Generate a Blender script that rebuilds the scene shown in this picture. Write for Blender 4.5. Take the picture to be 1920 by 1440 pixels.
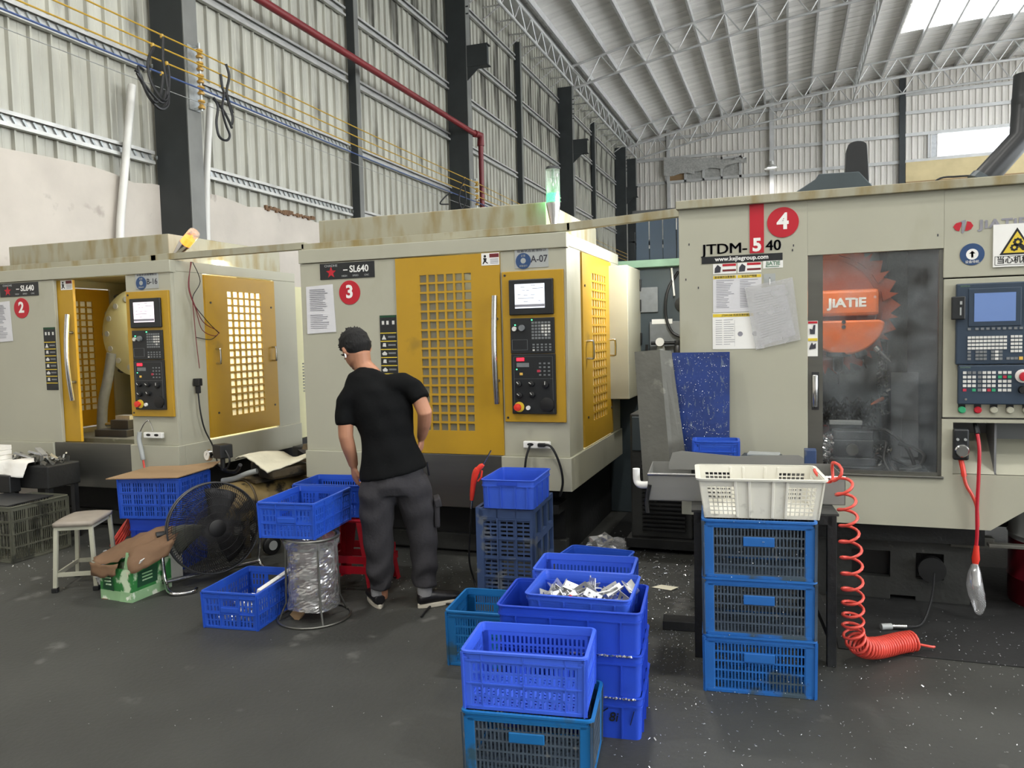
import bpy, bmesh, math, random
from mathutils import Vector, Matrix, Euler
random.seed(7)
PI = math.pi
S = bpy.context.scene
for o in list(bpy.data.objects): bpy.data.objects.remove(o)
COL = S.collection

# ------------------------------------------------------------------ camera
cd = bpy.data.cameras.new('camera'); cam = bpy.data.objects.new('camera', cd); COL.objects.link(cam)
cd.sensor_width = 36; cd.lens = 27.325; cd.clip_start = .05; cd.clip_end = 300
_y, _p, _r = math.radians(19.53), math.radians(-3.54), math.radians(-1.39)
fw = Vector((-math.sin(_y)*math.cos(_p), math.cos(_y)*math.cos(_p), math.sin(_p)))
rt = Vector((math.cos(_y), math.sin(_y), 0)); up = rt.cross(fw)
r2 = math.cos(_r)*rt + math.sin(_r)*up; u2 = -math.sin(_r)*rt + math.cos(_r)*up
cam.matrix_world = Matrix(((r2.x, u2.x, -fw.x, 0), (r2.y, u2.y, -fw.y, 0), (r2.z, u2.z, -fw.z, 1.55), (0, 0, 0, 1)))
S.camera = cam

# ------------------------------------------------------------------ world and exposure
w = bpy.data.worlds.new('overcast_sky'); S.world = w; w.use_nodes = True
bg = w.node_tree.nodes['Background']; bg.inputs[0].default_value = (.93, .97, 1, 1); bg.inputs[1].default_value = 9.0
S.view_settings.view_transform = 'Standard'; S.view_settings.look = 'None'
S.view_settings.gamma = 1; S.view_settings.exposure = 0.0; S.view_settings.use_curve_mapping = False

LAMP_W = 245      # each high-bay lamp
# ------------------------------------------------------------------ helpers
def s2l(c):
    return tuple((x/12.92 if x <= .04045 else ((x+.055)/1.055)**2.4) for x in c)
def hexc(h):
    return s2l((int(h[0:2], 16)/255, int(h[2:4], 16)/255, int(h[4:6], 16)/255))
M = {}
def pm(name, h, rough=.5, metal=0, var=.12, scale=6, bump=0, bscale=None, stretch=None, spot=None, emit=0, spec=.5, coat=0):
    """procedural paint / plastic / metal: base colour with noise variation, optional spots (hex, threshold, scale) and bump"""
    m = bpy.data.materials.new(name); m.use_nodes = True; t = m.node_tree; b = t.nodes['Principled BSDF']
    c = hexc(h); N = t.nodes.new; Lk = t.links.new
    tc = N('ShaderNodeTexCoord'); mp = N('ShaderNodeMapping'); Lk(tc.outputs['Object'], mp.inputs[0])
    if stretch: mp.inputs['Scale'].default_value = stretch
    nz = N('ShaderNodeTexNoise'); nz.inputs['Scale'].default_value = scale; nz.inputs['Detail'].default_value = 5; Lk(mp.outputs[0], nz.inputs[0])
    rp = N('ShaderNodeValToRGB'); rp.color_ramp.elements[0].position = .3; rp.color_ramp.elements[1].position = .7
    rp.color_ramp.elements[0].color = tuple(x*(1-var) for x in c)+(1,); rp.color_ramp.elements[1].color = tuple(min(1, x*(1+var)) for x in c)+(1,)
    Lk(nz.outputs[0], rp.inputs[0]); out = rp.outputs[0]
    if spot:
        sh, th, sc = spot[:3]; n2 = N('ShaderNodeTexNoise'); n2.inputs['Scale'].default_value = sc; n2.inputs['Detail'].default_value = 6
        mp2 = N('ShaderNodeMapping'); Lk(tc.outputs['Object'], mp2.inputs[0]); mp2.inputs['Location'].default_value = (3.1, 1.7, .4)
        if len(spot) > 3: mp2.inputs['Scale'].default_value = spot[3]
        Lk(mp2.outputs[0], n2.inputs[0])
        r3 = N('ShaderNodeValToRGB'); r3.color_ramp.elements[0].position = th; r3.color_ramp.elements[1].position = min(1, th+(spot[4] if len(spot) > 4 else .06)); Lk(n2.outputs[0], r3.inputs[0])
        mx = N('ShaderNodeMixRGB'); Lk(r3.outputs[0], mx.inputs[0]); Lk(out, mx.inputs[1]); mx.inputs[2].default_value = hexc(sh)+(1,); out = mx.outputs[0]
    Lk(out, b.inputs['Base Color'])
    b.inputs['Roughness'].default_value = rough; b.inputs['Metallic'].default_value = metal; b.inputs['Specular IOR Level'].default_value = spec
    if coat: b.inputs['Coat Weight'].default_value = coat
    if bump:
        bp = N('ShaderNodeBump'); bp.inputs['Strength'].default_value = bump; bp.inputs['Distance'].default_value = .01
        n3 = N('ShaderNodeTexNoise'); n3.inputs['Scale'].default_value = bscale or scale*6; n3.inputs['Detail'].default_value = 4; Lk(mp.outputs[0], n3.inputs[0])
        Lk(n3.outputs[0], bp.inputs['Height']); Lk(bp.outputs[0], b.inputs['Normal'])
    if emit:
        b.inputs['Emission Color'].default_value = c+(1,); b.inputs['Emission Strength'].default_value = emit
    M[name] = m; return m

class MB:
    def __init__(s): s.v = []; s.f = []
    def add(s, v, f, T=None):
        o = len(s.v); s.v += [tuple(T @ Vector(p)) if T else tuple(p) for p in v]; s.f += [tuple(i+o for i in q) for q in f]; return s
    def box(s, x0, x1, y0, y1, z0, z1, T=None):
        return s.add([(x0,y0,z0),(x1,y0,z0),(x1,y1,z0),(x0,y1,z0),(x0,y0,z1),(x1,y0,z1),(x1,y1,z1),(x0,y1,z1)],
                     [(0,3,2,1),(4,5,6,7),(0,1,5,4),(1,2,6,5),(2,3,7,6),(3,0,4,7)], T)
    def bar(s, a, b, wd, h=None, upv=(0,0,1)):
        a, b = Vector(a), Vector(b); d = b-a; L = d.length; d.normalize(); u = Vector(upv)
        if abs(d.dot(u)) > .98: u = Vector((1,0,0))
        x = d.cross(u).normalized(); z = x.cross(d); h = h or wd
        T = Matrix(((x.x,d.x,z.x,a.x),(x.y,d.y,z.y,a.y),(x.z,d.z,z.z,a.z),(0,0,0,1)))
        return s.box(-wd/2, wd/2, 0, L, -h/2, h/2, T)
    def cyl(s, a, b, r, rb=None, n=16, caps=True):
        return s.tube([a, b], [r, r if rb is None else rb], n, caps=caps)
    def tube(s, pts, r, n=8, closed=False, caps=True):
        P = [Vector(p) for p in pts]; k = len(P); rr = r if isinstance(r, (list, tuple)) else [r]*k
        t = []
        for i in range(k):
            a = P[(i-1) % k] if (closed or i > 0) else P[i]; b = P[(i+1) % k] if (closed or i < k-1) else P[i]
            d = b-a; t.append(d.normalized() if d.length > 1e-9 else Vector((0,0,1)))
        u = t[0].orthogonal().normalized(); V = []
        for i in range(k):
            u = (u - t[i]*u.dot(t[i])); u = u.normalized() if u.length > 1e-6 else t[i].orthogonal().normalized(); q = t[i].cross(u)
            for j in range(n):
                a = 2*PI*j/n; V.append(P[i]+(u*math.cos(a)+q*math.sin(a))*rr[i])
        F = []
        for i in range(k if closed else k-1):
            i2 = (i+1) % k
            for j in range(n): F.append((i*n+j, i*n+(j+1) % n, i2*n+(j+1) % n, i2*n+j))
        if caps and not closed: F.append(tuple(range(n-1, -1, -1))); F.append(tuple((k-1)*n+j for j in range(n)))
        return s.add(V, F)
    def lathe(s, prof, n=24, T=None, caps=True):
        V = []; F = []; k = len(prof)
        for r, z in prof:
            for j in range(n): a = 2*PI*j/n; V.append((r*math.cos(a), r*math.sin(a), z))
        for i in range(k-1):
            for j in range(n): F.append((i*n+j, i*n+(j+1) % n, (i+1)*n+(j+1) % n, (i+1)*n+j))
        if caps: F.append(tuple(range(n-1, -1, -1))); F.append(tuple((k-1)*n+j for j in range(n)))
        return s.add(V, F, T)
    def prism(s, poly, d0, d1, T=None):
        """polygon in x-z, extruded along y from d0 to d1"""
        n = len(poly); V = [(p[0], d0, p[1]) for p in poly]+[(p[0], d1, p[1]) for p in poly]
        return s.add(V, [tuple(range(n)), tuple(range(2*n-1, n-1, -1))]+[(i, i+n, (i+1) % n+n, (i+1) % n) for i in range(n)], T)
    def grid(s, us, vs, hole, t, T=None):
        """plate in x-z (u = x, v = z), y from 0 to t, cells with hole(i, j) left open with real edges"""
        nu, nv = len(us), len(vs); V = []; F = []
        for y in (0, t):
            for z in vs:
                for x in us: V.append((x, y, z))
        K = nu*nv; sol = lambda i, j: 0 <= i < nu-1 and 0 <= j < nv-1 and not hole(i, j)
        for j in range(nv-1):
            for i in range(nu-1):
                if not sol(i, j): continue
                a, b, c, d = j*nu+i, j*nu+i+1, (j+1)*nu+i+1, (j+1)*nu+i
                F.append((a, b, c, d)); F.append((d+K, c+K, b+K, a+K))
                if not sol(i-1, j): F.append((a, d, d+K, a+K))
                if not sol(i+1, j): F.append((c, b, b+K, c+K))
                if not sol(i, j-1): F.append((b, a, a+K, b+K))
                if not sol(i, j+1): F.append((d, c, c+K, d+K))
        return s.add(V, F, T)
    def mesh(s, name):
        me = bpy.data.meshes.new(name); me.from_pydata(s.v, [], s.f); me.update(); return me
    def build(s, name, mat, parent=None, smooth=False, bevel=0, loc=None, rot=None, label=None, seg=2, clean=False):
        me = s.mesh(name)
        if clean:
            bm = bmesh.new(); bm.from_mesh(me); bmesh.ops.remove_doubles(bm, verts=bm.verts, dist=1e-5)
            bmesh.ops.delete(bm, geom=[v for v in bm.verts if not v.link_faces], context='VERTS'); bm.to_mesh(me); bm.free()
        return link(name, me, mat, parent, smooth, bevel, loc, rot, label, seg)
def link(name, me, mat, parent=None, smooth=False, bevel=0, loc=None, rot=None, label=None, seg=2):
    o = bpy.data.objects.new(name, me); COL.objects.link(o)
    if mat is not None and not me.materials: me.materials.append(M[mat] if isinstance(mat, str) else mat)
    if smooth:
        me.polygons.foreach_set('use_smooth', [True]*len(me.polygons))
        if smooth != 'all':
            try: me.set_sharp_from_angle(angle=math.radians(40))
            except Exception: pass
    if parent is not None: o.parent = parent
    if loc is not None: o.location = loc
    if rot is not None: o.rotation_euler = rot
    if bevel:
        b = o.modifiers.new('bevel', 'BEVEL'); b.width = bevel; b.segments = seg; b.limit_method = 'ANGLE'; b.angle_limit = math.radians(35)
    if label: o['label'] = label
    return o
def tag(o, label=None, cat=None, group=None, kind=None):
    if label: o['label'] = label
    if cat: o['category'] = cat
    if group: o['group'] = group
    if kind: o['kind'] = kind
    return o
def thing(name, label, cat, loc=(0,0,0), rz=0, group=None):
    o = bpy.data.objects.new(name, None); COL.objects.link(o); o.location = loc; o.rotation_euler = (0,0,rz); o.empty_display_size = .05
    return tag(o, label, cat, group)
def struct(name, loc=(0,0,0)):
    o = bpy.data.objects.new(name, None); COL.objects.link(o); o.location = loc; o['kind'] = 'structure'; return o
def inst(o, parent=None, loc=None, rot=None):
    c = o.copy(); COL.objects.link(c)
    if parent is not None: c.parent = parent
    if loc is not None: c.location = loc
    if rot is not None: c.rotation_euler = rot
    return c
def dup(root, loc, rz=None, label=None, group=None):
    r = root.copy(); COL.objects.link(r); r.location = loc
    if rz is not None: r.rotation_euler = (0,0,rz)
    if label: r['label'] = label
    if group: r['group'] = group
    for ch in list(root.children):
        c = ch.copy(); COL.objects.link(c); c.parent = r
        for g in list(ch.children):
            d = g.copy(); COL.objects.link(d); d.parent = c
    return r
FRONT = (PI/2, 0, 0); SIDE = (PI/2, 0, PI/2)
def text(body, size, mat, parent, loc, rot=FRONT, name='lettering', bold=0, sx=1, align='CENTER', ext=.0006, shear=0, space=1):
    c = bpy.data.curves.new(name, 'FONT'); c.body = body; c.size = size; c.extrude = ext; c.offset = bold; c.align_x = align; c.align_y = 'CENTER'
    c.shear = shear; c.space_character = space; c.resolution_u = 3
    o = bpy.data.objects.new(name, c); COL.objects.link(o); c.materials.append(M[mat]); o.parent = parent; o.location = loc; o.rotation_euler = rot; o.scale = (sx, 1, 1)
    return o
def arc(cx, cy, r, a0, a1, n):
    return [(cx+r*math.cos(a0+(a1-a0)*i/n), cy+r*math.sin(a0+(a1-a0)*i/n)) for i in range(n+1)]
def disc(cx, cz, r, n=32): return [(cx+r*math.cos(2*PI*i/n), cz+r*math.sin(2*PI*i/n)) for i in range(n)]
def spline(pts, n=8):
    """Catmull-Rom through the points"""
    P = [Vector(p) for p in pts]; out = []
    for i in range(len(P)-1):
        p0, p1, p2, p3 = P[max(i-1,0)], P[i], P[i+1], P[min(i+2,len(P)-1)]
        for k in range(n):
            t = k/n; out.append(.5*((2*p1)+(p2-p0)*t+(2*p0-5*p1+4*p2-p3)*t*t+(3*p1-p0-3*p2+p3)*t**3))
    out.append(P[-1]); return out
def area(name, parent, loc, size, power, color, rot=(0,0,0), shape='DISK', sy=None):
    l = bpy.data.lights.new(name, 'AREA'); l.energy = power; l.color = color; l.shape = shape; l.size = size
    if sy: l.size_y = sy
    o = bpy.data.objects.new(name, l); COL.objects.link(o); o.parent = parent; o.location = loc; o.rotation_euler = rot; return o
def point(name, parent, loc, power, color, r=.02):
    l = bpy.data.lights.new(name, 'POINT'); l.energy = power; l.color = color; l.shadow_soft_size = r
    o = bpy.data.objects.new(name, l); COL.objects.link(o); o.parent = parent; o.location = loc; return o

# ------------------------------------------------------------------ materials
pm('floor', '363734', .62, 0, .25, 1.3, .25, 40, spot=('555552', .66, 3.5))
pm('sheet', 'a4a398', .45, .15, .22, 2.5, stretch=(1, 1, .2), spot=('5c5b54', .57, 1.0, (1, 1, .22)))
pm('sheet_back', 'd8d4cc', .55, .1, .08, 1.5, stretch=(1, 1, .3))
pm('plaster', 'b3aca2', .9, 0, .08, 2, .5, 9, spot=('989188', .64, 2.2))
pm('girt', 'b4b4b0', .4, .5, .2, 14)
pm('column', '2f3334', .55, .1, .12, 3)
pm('column_lit', '696a66', .5, .1, .15, 3)  # column paint lightened for the light the front flanges catch
pm('roof', 'e6e3de', .5, .15, .16, 1.2, stretch=(.2, 3, 1))
pm('truss', 'c0c0be', .45, .3, .1, 3)
pm('red_pipe', '6e2226', .45, 0, .15, 3)
pm('pvc', 'cdccc6', .5, 0, .06, 3)
pm('cable', '17181a', .5, 0, .1, 20)
pm('wire_yellow', 'a8872c', .5, 0, .1, 20)
pm('wire_blue', '3d4f78', .5, 0, .1, 20)
pm('wire_grey', '8d8f8c', .5, .3, .1, 20)
pm('insulator', 'a8843c', .35, 0, .2, 30)
pm('galv', 'aaaeae', .4, .7, .15, 20)
pm('beige', 'c9b88c', .8, 0, .08, 2)
pm('cream', 'a9a897', .42, 0, .035, 2.2, spot=('97947e', .6, 2.5, (1, 1, .5), .2))
pm('cream_stained', '9d9a86', .5, 0, .08, 2, spot=('85764c', .46, 4.5, (2.2, 2.2, .6), .24))
pm('cream_in', 'c8c59c', .45, 0, .06, 3)
pm('yellow', 'b08a22', .38, 0, .06, 3, spot=('9a7a26', .68, 3))
pm('steel', '72726d', .4, .85, .12, 3, stretch=(.4, 1, 3))
pm('steel_dark', '4c4d50', .38, .75, .2, 4)
pm('chrome', 'c8c8c8', .16, 1, .05, 10)
pm('black', '141516', .5, 0, .15, 8)
pm('panel_black', '1d2023', .4, 0, .1, 12)
pm('panel_navy', '2c3b4c', .45, 0, .06, 8)
pm('dark_base', '1c1d1d', .7, .1, .3, 3, .3, 30)
pm('base_grey', '343533', .6, .2, .35, 3, .3, 30, spot=('5d5c57', .64, 9))
pm('white', 'e6e6e2', .5, 0, .03, 5)
pm('paper', 'cfcfd2', .7, 0, .04, 6)
pm('ink', '3a3a42', .8, 0, .1, 10)
pm('ink_pale', '8a8a92', .8, 0, .1, 10)
pm('red', 'b3182a', .42, 0, .06, 5)
pm('red_bright', 'd8392a', .38, 0, .06, 5)
pm('hose_red', 'd2493c', .35, 0, .1, 8)
pm('blue_sticker', '27456f', .45, 0, .06, 6)
pm('plate_grey', 'a3a7a6', .5, .1, .05, 8)
pm('wine', '6b1f24', .5, 0, .1, 8)
pm('sign_yellow', 'd9bf3a', .5, 0, .05, 8)
pm('key_white', 'cfcfca', .5, 0, .05, 20)
pm('key_grey', '74787a', .5, 0, .1, 20)
pm('key_green', '2f9a6a', .5, 0, .1, 20)
pm('key_red', 'b13044', .5, 0, .1, 20)
pm('key_yellow', 'd9b050', .5, 0, .1, 20)
pm('screen_white', 'dfe6f2', .3, 0, .02, 5, emit=.75)
pm('screen_pink', 'ecdfe8', .3, 0, .02, 5, emit=.75)
pm('screen_blue', '5f78a8', .3, 0, .05, 3, emit=.3)
pm('led_red', 'ff1c2c', .3, 0, 0, 5, emit=4)
pm('led_green', '50ff9a', .3, 0, 0, 5, emit=3)
pm('led_white', 'ffffff', .3, 0, 0, 5, emit=1.2)
pm('beacon_green', '38f080', .3, 0, 0, 5, emit=3.2)
pm('beacon_orange', 'ff8a14', .3, 0, 0, 5, emit=2.6)
pm('tube_light', 'fff6da', .3, 0, 0, 5, emit=7)
pm('lamp_glow', 'ffffff', .3, 0, 0, 5, emit=9)
pm('lamp_shade', 'c9c9c4', .4, .3, .05, 5)
pm('crate_blue', '2450b8', .42, 0, .06, 5, spot=('3d5f9e', .66, 7))
pm('crate_blue2', '3a5fd0', .42, 0, .05, 5)
pm('crate_deep', '1f43b4', .4, 0, .05, 5)
pm('crate_solid', '3358c6', .42, 0, .05, 5)
pm('crate_teal', '10629e', .45, 0, .08, 5, spot=('2f4c5c', .62, 6))
pm('crate_steel', '1d5fa6', .5, 0, .1, 5, spot=('3b4b56', .56, 5))
pm('crate_navy', '31456b', .55, 0, .15, 5, spot=('565d68', .6, 9))
pm('crate_olive', '57584c', .6, 0, .15, 5, spot=('33342d', .58, 6))
pm('crate_dirt', '3d4a57', .65, 0, .3, 7, spot=('5c5f60', .62, 14))
pm('basket', 'd6d4c8', .5, 0, .06, 5, spot=('a5a399', .64, 6))
pm('card', '917757', .85, 0, .06, 4)
pm('kraft', '6c523b', .85, 0, .12, 5, .3, 20)
pm('green_print', '2f7a3c', .6, 0, .2, 6, spot=('c4d6b8', .57, 9))
pm('green_pale', '8db487', .6, 0, .15, 6, spot=('e0e8d8', .58, 12))
pm('green_dark', '14452a', .6, 0, .1, 6)
pm('stool_top', '8b8378', .65, 0, .12, 8, .2, 20)
pm('stool_leg', 'a3a291', .5, 0, .12, 6, spot=('6b614e', .66, 12))
pm('plastic_red', '9c1020', .35, 0, .06, 5)
pm('tank', '4a3f2c', .5, .1, .35, 5, .4, 14, spot=('1d1a15', .5, 6))
pm('tank_tan', '7d6a42', .5, .1, .2, 6, .3, 14, spot=('1f1b14', .5, 6))
pm('cloth', 'd9d4bd', .9, 0, .08, 6, .4, 25)
pm('cloth_white', 'dedcd6', .9, 0, .04, 6, .3, 25)
pm('orange', 'd96a24', .45, 0, .05, 4)
pm('orange_dark', '99401f', .5, 0, .12, 6)
pm('int_grey', '75777a', .5, .1, .12, 3, spot=('4a4b4a', .62, 5))
pm('int_dark', '3b4048', .55, .1, .12, 3)
pm('sludge', '3a3a38', .6, .1, .5, 12, 1.0, 18, spot=('6b6b66', .58, 22))
pm('alu', 'c9cacc', .3, .8, .1, 20)
pm('sheet_grey', '55554f', .55, .3, .15, 5, .2, 30, spot=('6f6e66', .62, 8))
pm('sheet_blue', '1d3573', .4, .1, .25, 6, spot=('56637c', .6, 60, (1, 1, .35)))
pm('stainless', '93938f', .42, .55, .1, 3)
pm('green_beam', '6c8a76', .6, 0, .15, 5)
pm('cabinet', '3d474c', .5, .1, .1, 4)
pm('drum_red', '5e0d1a', .4, .2, .1, 4)
pm('skin', 'a9795f', .55, 0, .07, 9, spec=.35)
pm('hair', '090808', .85, 0, .3, 60, .6, 120, stretch=(1, 1, .3))
pm('shirt', '0b0c0d', .9, 0, .15, 5, .15, 60, spec=.15)
pm('trousers', '302f32', .85, 0, .08, 6, .2, 80, spec=.25)
pm('sock', '8b8b8e', .9, 0, .08, 20)
pm('shoe', '131215', .4, 0, .1, 10)
pm('sole', 'c4beae', .6, 0, .08, 12)
pm('earbud', 'eeeeee', .3, 0, .02, 10)
pm('wrap_pink', '5f4848', .5, 0, .25, 12, spot=('8a8683', .5, 14))
pm('pulley', '2a2a2c', .5, .5, .3, 20)

def trans_mat(name, h, fac, rough=.3, translucent=True, gloss=.08):
    m = bpy.data.materials.new(name); m.use_nodes = True; t = m.node_tree; t.nodes.clear(); N = t.nodes.new; Lk = t.links.new
    out = N('ShaderNodeOutputMaterial'); c = hexc(h)+(1,)
    tc = N('ShaderNodeTexCoord'); nz = N('ShaderNodeTexNoise'); nz.inputs['Scale'].default_value = 9; nz.inputs['Detail'].default_value = 4; Lk(tc.outputs['Object'], nz.inputs[0])
    mr = N('ShaderNodeMapRange'); mr.inputs[1].default_value = .3; mr.inputs[2].default_value = .7; mr.inputs[3].default_value = max(0, fac-.12); mr.inputs[4].default_value = min(1, fac+.12); Lk(nz.outputs[0], mr.inputs[0])
    tr = N('ShaderNodeBsdfTransparent'); d = N('ShaderNodeBsdfDiffuse'); d.inputs[0].default_value = c; last = d.outputs[0]
    if translucent:
        tl = N('ShaderNodeBsdfTranslucent'); tl.inputs[0].default_value = c; m1 = N('ShaderNodeMixShader'); m1.inputs[0].default_value = .6; Lk(d.outputs[0], m1.inputs[1]); Lk(tl.outputs[0], m1.inputs[2]); last = m1.outputs[0]
    m2 = N('ShaderNodeMixShader'); Lk(mr.outputs[0], m2.inputs[0]); Lk(tr.outputs[0], m2.inputs[1]); Lk(last, m2.inputs[2])
    g = N('ShaderNodeBsdfGlossy'); g.inputs['Roughness'].default_value = rough; m3 = N('ShaderNodeMixShader'); m3.inputs[0].default_value = gloss
    Lk(m2.outputs[0], m3.inputs[1]); Lk(g.outputs[0], m3.inputs[2]); Lk(m3.outputs[0], out.inputs[0]); M[name] = m; return m
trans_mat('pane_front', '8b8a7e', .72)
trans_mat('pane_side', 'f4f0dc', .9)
trans_mat('skylight', 'f4f6f8', .9)
trans_mat('glass', '9aa2a6', .06, .04, False, .035)
trans_mat('film', 'bcbdbe', .32, .1, False, .3)
trans_mat('bag', 'd6d7da', .34, .15, False, .2)
trans_mat('beacon_clear', 'dfe8e2', .3, .08, True, .15)
# ================================================================== STRUCTURE
# floor: one slab, with the sheet-metal floor plate in front of machine four a piece of its own
f = struct('floor')
g = MB(); nx, ny = 60, 70
for j in range(ny+1):
    for i in range(nx+1):
        x = -8+34*i/nx; y = -15+54.5*j/ny; g.v.append((x, y, .004*math.sin(x*2.1+y*.7)*math.sin(y*1.3)*0-.0))
g.f = [(j*(nx+1)+i, j*(nx+1)+i+1, (j+1)*(nx+1)+i+1, (j+1)*(nx+1)+i) for j in range(ny) for i in range(nx)]
g.build('floor_slab', 'floor', f)
MB().box(.23, 1.75, 3.98, 5.6, 0, .006).build('floor_plate', 'dark_base', f, bevel=.002)
MB().box(-1.30, -.72, 5.4, 7.2, 0, .005).build('floor_plate', 'dark_base', f, bevel=.002)

# corrugated wall sheets: one sheet is .98 m wide with four raised ribs
RIB = [(0,0),(.008,.042),(.03,.042),(.04,0),(.115,0),(.122,.006),(.14,.006),(.147,0)]
def sheet_mesh(z0, z1, wd=.98):
    m = MB(); pts = []
    for k in range(4): pts += [(k*.245+a, b) for a, b in RIB]
    pts.append((wd, 0)); n = len(pts)
    m.v = [(a, b, z0) for a, b in pts]+[(a, b, z1) for a, b in pts]; m.f = [(i, i+1, n+i+1, n+i) for i in range(n-1)]
    return m.mesh('sheet')
WX = -7.45
wl = struct('wall_left')
sm = sheet_mesh(3.50, 11.2); sm.materials.append(M['sheet'])
for k in range(56):
    link('wall_sheet', sm, None, wl, loc=(WX-.005, -15.6+.98*k, 0), rot=(0, 0, PI/2))
# flip so that ribs point into the room (+x): rotate about z by -90 from the other end
for o in wl.children: o.rotation_euler = (0, 0, -PI/2); o.location.y += .98
# plaster plinth with an uneven top edge
m = MB(); K = 180; random.seed(3)
tops = [3.55+.035*math.sin(i*.9)+random.uniform(-.025, .025) for i in range(K+1)]
for i in range(K+1):
    y = -15+53.8*i/K; m.v += [(WX-.25, y, 0), (WX+.07, y, 0), (WX+.07, y, tops[i]), (WX-.25, y, tops[i]+.01)]
for i in range(K):
    for a, b in ((1,2),(2,3)): m.f.append((i*4+a, (i+1)*4+a, (i+1)*4+b, i*4+b))
m.build('plaster_plinth', 'plaster', wl)
m = MB()
for k in range(26):   # broken plaster flakes along the top edge
    y = 9.9+k*.05; m.box(WX+.06, WX+.1, y, y+.04, 3.53+random.uniform(-.02, .02), 3.58+random.uniform(-.02, .02))
m.build('broken_edge', 'kraft', wl)
# horizontal girts: C sections with embossed dimples
gm = MB(); gm.box(0, .012, 0, 1, -.08, .08); gm.box(0, .07, 0, 1, .068, .08); gm.box(0, .07, 0, 1, -.08, -.068); gm.box(.06, .07, 0, 1, .04, .068); gm.box(.06, .07, 0, 1, -.068, -.04)
gme = gm.mesh('girt'); gme.materials.append(M['girt'])
dm = MB()
for k in range(40):
    dm.box(.0, .024, -.012, .012, -.045, .045, Matrix.Translation((.01, .12+.24*k*.5, 0)) @ Matrix.Rotation(.6, 4, 'X'))
dme = dm.mesh('dimples'); dme.materials.append(M['galv'])
spans = [(4.0, 7.75), (8.05, 12.4), (12.7, 17.05), (17.35, 21.7), (22.0, 26.35), (26.65, 31.0), (31.2, 35.65), (35.95, 38.7)]
for z in (3.85, 4.97, 6.2, 7.35, 8.4, 9.55):
    for a, b in spans:
        o = link('girt', gme, None, wl, loc=(WX+.03, a, z)); o.scale = (1, b-a, 1)
        if z < 6 and a < 12: d = link('girt_dimples', dme, None, o, loc=(0, 0, 0)); d.scale = (1, 1/(b-a), 1); d['kind'] = 'stuff'

# back wall
wb = struct('wall_back'); BY = 38.8
s1 = sheet_mesh(0, 13.2); s2 = sheet_mesh(0, 8.86); s3 = sheet_mesh(9.97, 13.2)
for q in (s1, s2, s3): q.materials.append(M['sheet_back'])
k = 0; x = -7.5
while x < 25.5:
    if 5.9 < x+.49 < 9.4:
        for q in (s2, s3): link('wall_sheet', q, None, wb, loc=(x+.98, BY, 0), rot=(0, 0, PI))
    else: link('wall_sheet', s1, None, wb, loc=(x+.98, BY, 0), rot=(0, 0, PI))
    x += .98
for z in (6.2, 7.4, 8.8, 9.95, 10.9, 11.7):
    MB().box(-7.4, 9.9 if z in (8.8, 9.95) else 25, BY-.12, BY-.04, z-.07, z+.07).build('girt', 'truss', wb)
for x, wd, mt in ((-5.4, .14, 'truss'), (-.65, .2, 'truss'), (1.6, .12, 'truss'), (4.8, .24, 'column'), (9.9, .2, 'truss'), (14, .24, 'column')):
    p = MB(); p.box(x-wd/2, x+wd/2, BY-.22, BY-.2, 0, 12.4); p.box(x-wd/2, x+wd/2, BY-.06, BY-.04, 0, 12.4); p.box(x-.01, x+.01, BY-.2, BY-.05, 0, 12.4); p.build('wall_post', mt, wb)
MB().box(4.95, 9.8, BY-.16, BY-.05, 7.0, 8.75).build('board_panel', 'beige', wb)
MB().box(4.95, 9.8, BY-.2, BY-.1, 7.75, 7.9).build('board_ledge', 'card', wb)
wn = struct('window_1'); m = MB()
m.box(5.82, 9.32, BY-.1, BY-.02, 9.92, 10.02); m.box(5.82, 9.32, BY-.1, BY-.02, 8.82, 8.9); m.box(5.82, 5.9, BY-.1, BY-.02, 8.82, 10.02); m.box(9.24, 9.32, BY-.1, BY-.02, 8.82, 10.02)
m.build('window_frame', 'truss', wn)
MB().box(5.9, 9.24, BY-.03, BY-.02, 8.9, 9.92).build('pane', 'skylight', wn)
wn = struct('window_2'); m = MB()
for x in (-5.5, -4.6, -3.75, -2.9, -2.05): m.box(x-.05, x+.05, BY-.2, BY-.1, 8.75, 9.75)
for z in (8.8, 9.7): m.box(-5.55, -2.0, BY-.2, BY-.1, z-.05, z+.05)
m.build('window_frame', 'truss', wn)
for k in range(4): MB().box(-5.45+k*.87, -4.65+k*.87, BY-.12, BY-.1, 8.85, 9.65).build('pane', 'card' if k == 0 else 'girt', wn)
m = MB(); random.seed(5)    # crumpled sheeting hanging over the old window
for i in range(25):
    for j in range(7): m.v.append((-5.6+i*.16, BY-.26-.05*random.random(), 9.75-.13*j-.05*math.sin(i*.8)+(.25-.02*i)*(j == 0)-.4*(i > 18)*(j > 3)*0))
m.f = [(i*7+j, (i+1)*7+j, (i+1)*7+j+1, i*7+j+1) for i in range(24) for j in range(6) if j < 5-(i//9)]
m.build('torn_sheeting', 'girt', wn, smooth='all')
# unseen side and rear of the hall: right wall opened above low sheeting to let daylight in
wr = struct('wall_right'); MB().box(25.5, 25.6, -15, 39, 0, 1.1).build('lower_sheeting', 'sheet_back', wr)
for k in range(7): MB().box(25.2, 25.6, -15+9*k-.15, -15+9*k+.15, 0, 11).build('post', 'column', wr)
wq = struct('wall_rear'); MB().box(-7.5, 25.5, -15.1, -15, 0, 12.7).build('lower_sheeting', 'sheet_back', wq)
for k in range(5): MB().box(-7.4+8*k-.15, -7.4+8*k+.15, -15.3, -14.9, 0, 12.7).build('post', 'column', wq)

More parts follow.
